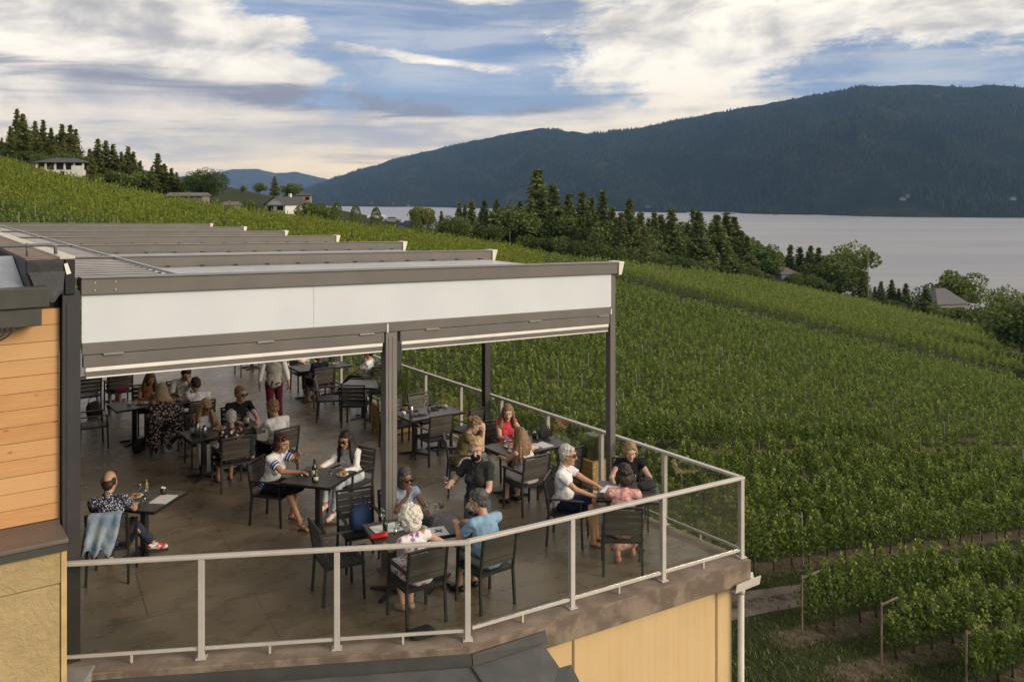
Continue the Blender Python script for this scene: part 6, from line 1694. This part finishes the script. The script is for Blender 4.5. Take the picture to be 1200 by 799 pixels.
# table of four
person(-4.64, 14.50, ANG, 'woman with short grey hair seen from behind in a black top with pale flowers', 'f', 'tan', lean=8, head=(-6, 4), hands={-1: (-.16, .42, .77), 1: (.20, .40, .77)}, hair=('short', 'silver'), top=('sleeveless', FL_BLACK), bottom=('skirt', FL_BLACK), shoes=SANDAL)
person(-5.52, 15.68, R(212), 'blonde woman in sunglasses and a white strap top leaning on the table of four', 'f', 'tan', lean=24, head=(16, -2), hands={-1: (-.16, .46, .77), 1: (.18, .44, .77)}, hair=('long', 'blonde', .36), top=('strap', WHT), bottom=('trousers', WHT), glasses=True)
person(-4.98, 16.04, R(214), 'red-haired man in blue sunglasses and a black tee facing the terrace edge', 'm', 'fair', lean=10, head=(24, 0), hands={-1: (-.20, .42, .78), 1: (.16, .40, .78)}, hair=('short', 'ginger'), top=('tee', BLKC), bottom=('trousers', DENIM), glasses=True)
person(-4.02, 14.98, R(50), 'man with cropped fair hair seen from behind in a white shirt beside the waiter', 'm', 'warm', lean=14, head=(10, 8), hands={-1: (-.12, .44, .80), 1: (.22, .36, .78)}, hair=('short', 'ginger'), top=('elbow', WHT), bottom=('trousers', BLKC), gut=.02)
# long shaded table
person(-6.62, 16.58, ANG, 'woman with wavy blonde hair seen from behind in a long black floral dress', 'f', 'tan', lean=8, head=(-20, 6), hands={-1: (-.18, .42, .77), 1: (.20, .42, .77)}, hair=('wavy', 'blonde', .22), top=('strap', FL_DRESS), bottom=('long_skirt', FL_DRESS), shoes=SANDAL, extra=None)
dr = draped((0, 0, 0), 0, 'x', FL_DRESS, .74, .56, .10, seed=6, name='dress_back'); dr.parent = bpy.data.objects['person.012'] if False else LAST[0]; dr.scale = (1.05, 1.05, 1.05)
for k_ in ('label', 'category'): del dr[k_]
person(-6.08, 16.98, ANG, 'dark-haired guest in a white tee seen from behind at the long shaded table', 'm', 'warm', lean=14, head=(14, 10), hands={-1: (-.15, .44, .77), 1: (.2, .42, .77)}, hair=('short', 'dark'), top=('tee', WHT), bottom=('trousers', DENIM), scale=.97)
person(-7.42, 17.92, R(216), 'tanned woman in a terracotta strap top at the long shaded table', 'f', 'tan', lean=20, head=(0, 8), hands={-1: (-.14, .46, .77), 1: (.16, .44, .77)}, hair=('long', 'brown', .25), top=('strap', cloth('terracotta', (.30, .10, .05))), bottom=('skirt', BLKC))
person(-6.86, 18.28, R(214), 'guest in a pale shirt resting the head on one hand at the shaded table', 'm', 'tan', lean=24, head=(20, 18), hands={-1: (-.02, .34, 1.02), 1: (.2, .46, .77)}, hdir={-1: (.1, .1, 1)}, pole={-1: (-.5, .3, -1)}, hair=('short', 'dark'), top=('elbow', cloth('pale_shirt', (.46, .45, .42))), bottom=('trousers', NAVY), curl=50)
person(-8.80, 19.62, ANG, 'guest in a magenta top seated at the shaded inner corner table', 'f', 'tan', lean=8, hair=('bob', 'dark'), top=('tee', MAGENTA), bottom=('skirt', MAGENTA))
# waiter and far tables
person(-4.95, 18.25, R(14), 'waiter walking away in a white shirt, grey waistcoat and maroon trousers', 'm', 'warm', stand=True, lean=4, head=(0, 4), hands={-1: (-.30, .06, .84), 1: (.30, .10, .84)}, hair=('short', 'dark'), top=('vest', GREYC, 'under'), bottom=('trousers', MAROON), legs={1: ((.10, .16, .50), (.12, .22, .085)), -1: ((-.08, .04, .50), (-.05, -.26, .14), (-.1, 1, -.7))})
person(-4.42, 20.12, ANG, 'guest in a navy top seen from behind, just past the waiter', 'f', 'fair', lean=8, hands={1: (.3, .4, .77)}, hair=('bob', 'brown'), top=('tee', NAVY), bottom=('skirt', NAVY), shoes=pm('pale_sandal', (.40, .26, .18), rough=.6))
person(-3.42, 20.15, R(80), 'guest in a white tee and dark trousers sitting against the vineyard view', 'm', 'warm', lean=-6, head=(0, 0), hands={-1: (-.15, .34, .66), 1: (.15, .34, .66)}, hair=('short', 'dark'), top=('tee', WHT), bottom=('trousers', BLKC), legs={1: ((.12, .36, .56), (.02, .62, .24), (0, 1, -.2))})
person(-5.10, 21.55, R(212), 'guest in a white blouse on the far side of the navy guest\'s table', 'f', 'fair', lean=14, hands={-1: (-.15, .44, .77), 1: (.15, .44, .77)}, hair=('bob', 'blonde'), top=('cap', WHT), bottom=('trousers', DENIM))
# side railing table
person(-.78, 14.28, R(-80), 'woman with tied-up brown hair in an olive top holding both hands to her face', 'f', 'light', lean=22, head=(-4, 14), hands={-1: (-.05, .33, 1.02), 1: (.06, .33, 1.02)}, hdir={-1: (.1, .0, 1), 1: (-.1, 0, 1)}, pole={-1: (-.3, .5, -1), 1: (.3, .5, -1)}, hair=('bun', 'ombre'), top=('sleeveless', OLIVE), bottom=('skirt', WHT), shoes=SANDAL, curl=20)
person(-.10, 15.04, R(210), 'woman with long light brown hair in a coral sleeveless top', 'f', 'light', lean=14, head=(-26, 4), hands={-1: (-.20, .42, .77), 1: (.18, .42, .77)}, hair=('wavy', 'ombre', .30), top=('sleeveless', CORAL), bottom=('trousers', WHT))
person(.20, 13.48, ANG, 'woman with long streaked brown hair seen from behind in a white strap top', 'f', 'light', lean=10, side=-6, head=(-6, 6), hands={-1: (-.18, .42, .77), 1: (.20, .40, .77)}, hair=('long', 'ombre', .40), top=('strap', WHT), bottom=('shorts', WHT), shoes=SHOEB)
def server_kit(e, t, h, E, Wd, HM, S):
    mb = MB(); mb.ell(h(0, .078, -.056), (.056, .034, .046), rot=HM, seg=16, rings=12)
    for s in (-1, 1): mb.tube([h(s * .05, .082, -.04), h(s * .078, .0, -.01)], .003, 5)
    grow(mb, h(0, 0, 0)).build('face_mask', BLKC, e, smooth=True)
    mb = MB(); c = Wd[1]; mb.cone(Wd[1] - (Wd[1] - E[1]).normalized() * .03, Wd[1] - (Wd[1] - E[1]).normalized() * .012, .034, .034, 12); mb.build('wristband', pm('tan_strap', (.4, .3, .2), rough=.6), e, smooth=True)
sv = person(-.44, 11.24, R(158), 'server with tied-up blonde hair in a black face mask and charcoal polo', 'f', 'fair', stand=True, lean=0, head=(14, 12), hands={1: (.27, .26, 1.17), -1: (-.10, .30, 1.02)}, hair=('bun', 'blonde'), top=('tee', CHAR, 'collar'), bottom=('trousers', cloth('blue_jeans', (.055, .075, .105), (.08, .10, .13))), extra=server_kit, scale=1.01)
def wpos(x, y, rz, s, p):
    c, n = math.cos(rz), math.sin(rz); return (x + (c * p[0] - n * p[1]) * s, y + (n * p[0] + c * p[1]) * s, p[2] * s)
wine_glass(wpos(-.44, 11.24, R(158), 1.01, (.26, .37, 1.08)), 'wine glass with a little rose wine held by the server', ROSE)
b_ = wpos(-.44, 11.24, R(158), 1.01, (-.10, .40, .88)); bottle(b_, 'dark wine bottle held upright by the server')
# corner table
def read_glasses(e, t, h, E, Wd, HM, S): pass
person(.80, 12.24, R(-106), 'white-haired man in glasses, a white short-sleeved shirt and navy shorts', 'm', 'warm', lean=4, head=(4, 2), hands={-1: (-.14, .40, .74), 1: (.18, .36, .72)}, hair=('short', 'silver'), top=('tee', WHT, 'collar'), bottom=('shorts', NAVY), shoes=SANDAL, glasses=True, gut=.02)
def tan_panel(e, t, h, E, Wd, HM, S):
    mb = MB(); mb.ell(t(0, .055, .30), (.085, .082, .14), seg=14, rings=10); mb.build('front_panel', TANC, e, smooth=True)
person(1.72, 12.82, R(176), 'woman with short fair hair in a black top with a tan front', 'f', 'light', lean=14, head=(6, 8), hands={-1: (-.30, .34, .77), 1: (.26, .36, .77)}, hair=('bob', 'sandy'), top=('cap', BLKC), bottom=('trousers', BLKC), extra=tan_panel)
person(1.42, 11.36, R(-4), 'woman with dark shoulder-length hair seen from behind in a pink patterned dress', 'f', 'fair', lean=4, side=3, head=(4, 6), scale=1.02, hands={-1: (-.16, .42, .77), 1: (.2, .4, .77)}, hair=('bob', 'dark'), top=('elbow', FL_PINK), bottom=('long_skirt', FL_PINK), shoes=pm('pink_shoe', (.5, .22, .20), rough=.6), legs={-1: ((-.10, .33, .525), (-.04, .16, .085)), 1: ((.12, .33, .525), (.16, .34, .085))})
# ------------------------------------------------------------------ houses, cars and poles beyond the vines
HW = pm('house_white', (.62, .61, .58), (.55, .54, .51), scale=1, rough=.8); HROOF = pm('dark_shingle_roof', (.045, .045, .05), (.065, .063, .065), scale=3, rough=.9); HWIN = pm('dark_house_window', (.015, .018, .022), rough=.15)
def hip(mb, x0, y0, x1, y1, z0, z1, ridge=.3):
    xm = (x0 + x1) / 2; ym = (y0 + y1) / 2; w = (x1 - x0) * ridge / 2
    mb.add([(x0,y0,z0),(x1,y0,z0),(x1,y1,z0),(x0,y1,z0),(xm-w,ym,z1),(xm+w,ym,z1)], [(0,1,5,4),(1,2,5),(2,3,4,5),(3,0,4),(3,2,1,0)]); return mb
def house(x, y, rz, w, d, h, rh, label, wall=HW, roof=HROOF, gable=False, wins=3, base=None, name='house'):
    z = float(gh(x, y)) if base is None else base
    e = empty(name, (x, y, z - .2), rz, label, 'house')
    MB().box(-w/2, -d/2, -2, w/2, d/2, h).build('wall', wall, e)
    mb = MB()
    if gable:
        o = .35; vs = [(-w/2-o,-d/2-o,h-.15),(w/2+o,-d/2-o,h-.15),(w/2+o,d/2+o,h-.15),(-w/2-o,d/2+o,h-.15),(0,-d/2-o,h+rh),(0,d/2+o,h+rh)]
        mb.add(vs, [(0,4,5,3),(1,2,5,4),(3,2,1,0)]); mb.build('roof', roof, e)
        MB().add([(-w/2,-d/2-.02,h),(w/2,-d/2-.02,h),(0,-d/2-.02,h+rh*.93)], [(0,1,2)]).build('gable_wall', wall, e)
    else: hip(mb, -w/2-.5, -d/2-.5, w/2+.5, d/2+.5, h, h+rh).build('roof', roof, e)
    for k in range(wins):
        q = -w/2 + w * (k + .5) / wins; ww = w / wins * .3
        MB().box(q - ww, -d/2 - .06, h * .40, q + ww, -d/2 + .02, h * .82).build('window', HWIN, e)
    return e
# white house on the ridge: open upper floor between white piers
x, y = -81.5, 160.0; e = empty('ridge_house', (x, y, float(gh(x, y)) - .1), R(8), 'white two-level house with dark hipped roof on top of the vineyard hill', 'house')
MB().box(-4, -2.5, -1, 4, 2.5, .75).build('lower_wall', HW, e); MB().box(-3.6, -1.2, .75, 3.6, 2.5, 2.05).build('upper_wall', pm('shaded_house_wall', (.10, .085, .07), rough=.9), e)  # upper wall coloured dark to paint the shade inside the open floor
for q in (-3.9, -2.4, -.8, .8, 2.4, 3.9): MB().box(q - .14, -2.5, .751, q + .14, -2.2, 2.05).build('pier', HW, e)
for q in (-2.0, .1): MB().box(q, -2.56, -.3, q + .7, -2.49, .45).build('window', HWIN, e)
MB().box(2.0, -2.58, -.9, 4.05, -2.49, 1.5).build('white_panel', HW, e)
hip(MB(), -4.6, -3.1, 4.6, 3.1, 2.06, 2.95, .4).build('roof', HROOF, e)
# sheds by the round tree
for (x, y, w, h, lab) in ((-57.5, 156, 6.5, 1.05, 'long low shed with grey roof at the foot of the round tree'), (-50.5, 158, 2.2, .8, 'tiny low shed next to the long shed by the round tree')):
    e = empty('shed', (x, y, float(gh(x, y))), R(-6), lab, 'shed'); MB().box(-w/2, -1.5, -.6, w/2, 1.5, h).build('wall', pm('shed_wall', (.20, .17, .14), rough=.9), e)
    MB().add([(-w/2-.3,-1.9,h-.05),(w/2+.3,-1.9,h-.05),(w/2+.3,0,h+.55),(-w/2-.3,0,h+.55),(w/2+.3,1.9,h-.05),(-w/2-.3,1.9,h-.05)], [(0,1,2,3),(3,2,4,5),(1,0,5,4),(0,3,5),(1,4,2)]).build('roof', pm('shed_roof', (.14, .125, .12), (.11, .10, .10), rough=.8), e)
house(-45.0, 176, R(-28), 5.2, 7.0, 1.9, 1.5, 'white gabled cottage with dark roof and chimney among shrubs', gable=True, wins=2)
mb = MB(); x, y = -46.5, 178; z = float(gh(x, y)); c = bpy.data.objects['house']; mb.box(-.25, .5, 2.6, .25, 1.0, 4.0); mb.build('chimney', HW, c)
house(-64, 262, R(10), 8, 6, 2.2, 1.2, 'pinkish long house far behind the sheds', wall=pm('pinkish_wall', (.36, .24, .20), rough=.9), wins=4)
house(75.5, 246, R(24), 6.0, 7, 4.2, 1.8, 'bluish-walled house half hidden by conifers at the vineyard edge', wall=pm('blue_grey_wall', (.17, .19, .24), rough=.9), roof=pm('brown_roof', (.12, .10, .09), rough=.9), wins=1)
house(117, 240, R(16), 9.5, 9, 5.2, 3.8, 'house with large grey hipped roof among trees by the lake', wall=pm('grey_wall', (.22, .20, .19), rough=.9), roof=pm('grey_roof', (.12, .115, .125), (.10, .095, .10), rough=.9), wins=2, base=-30.0)
g = random.Random(5)
SH = [(.445, 2420, -44, 'pale house on the wooded shore across the lake, leftmost of two'), (.452, 2430, -38, 'brighter pale house on the wooded shore across the lake'), (.570, 2400, -50, 'house at the waterline across the lake beyond the grey roof'), (.30, 2560, -48, 'lone pale house at the foot of the mountain across the water'), (.155, 2950, -46, 'tiny white house on the far shore above the conifer belt'), (-.118, 4000, -46, 'tiny white house on the far shore behind the yellowish tree'), (-.135, 4060, -36, 'tiny pale house above the far shore behind the columnar cedars'), (-.16, 4150, -20, 'tiny pale house on the lower mountain flank past the cottage')]
SHW = pm('far_house_wall', (.17, .165, .155), rough=.9)
for b, y, z, lab in SH: house(b * y, y, g.uniform(-.4, .4), g.uniform(11, 16), 9, 5, 3.5, lab, wall=SHW, wins=3, base=mountain_z(b, y) + 4, name='lakeshore_house')
# parked cars
def car(x, y, rz, col, label):
    e = empty('parked_car', (x, y, float(gh(x, y)) + .02), rz, label, 'car')
    prof = [(-2.2,.28),(-2.25,.75),(-2.0,.95),(-1.25,1.02),(-.75,1.44),(.75,1.46),(1.5,1.02),(2.15,.9),(2.25,.55),(2.2,.28)]; n = len(prof)
    def side(w, s=1, pr_=prof): return [(a, w * (1 if z < 1.05 else .84), z) for a, z in pr_]
    vs = side(-.88) + side(.88); mb = MB(); mb.add(vs, [tuple(range(n)), tuple(range(2*n-1, n-1, -1))] + [(i, n + i, n + (i + 1) % n, (i + 1) % n) for i in range(n)]); mb.build('body', col, e, bevel=.05)
    mb = MB()
    for s in (-1, 1): mb.add([(-1.15, s*.885, 1.04),(-.72, s*.76, 1.39),(.70, s*.76, 1.40),(1.32, s*.885, 1.04)], [(0,1,2,3)] if s > 0 else [(3,2,1,0)])
    mb.build('window', HWIN, e)
    for a in (-1.35, 1.35):
        for s in (-1, 1): MB().cone((a, s*.72, .33), (a, s*.91, .33), .33, .33, 14).build('wheel', DARK, e)
car(-32.4, 210, R(6), pm('white_car_paint', (.62, .62, .62), rough=.25), 'white parked car next to the dark columnar cedar')
car(-28.6, 209, R(4), pm('silver_car_paint', (.36, .37, .40), rough=.25, metal=.4), 'silver parked car between the white and the blue one')
car(-24.6, 208, R(5), pm('blue_car_paint', (.06, .07, .16), rough=.25), 'dark blue parked car by the pale pole at the field edge')
# utility poles
POLEM = pm('pole_wood', (.20, .17, .14), (.14, .12, .10), scale=2, rough=.9)
def pole(x, y, h, label, arm=True):
    z = float(gh(x, y)); e = empty('utility_pole', (x, y, z), R(20), label, 'utility pole')
    MB().cone((0, 0, -.5), (0, 0, h), .15, .10, 8).build('shaft', POLEM, e)
    if arm: MB().box(-.9, -.05, h - .8, .9, .05, h - .68).build('crossarm', POLEM, e)
pole(25.2, 193, 10.5, 'grey utility pole standing before the middle of the conifer belt')
pole(94.5, 233, 15.5, 'tall utility pole beside the large round leafy tree')
pole(-12.0, 190, 5.2, 'thin pale pole at the field edge where the conifer belt begins', False)
pole(-22.6, 206, 5.0, 'thin pale pole beside the dark blue car', False)
pole(-.5, 196, 5.5, 'thin pale pole before the first tall trees of the belt', False)
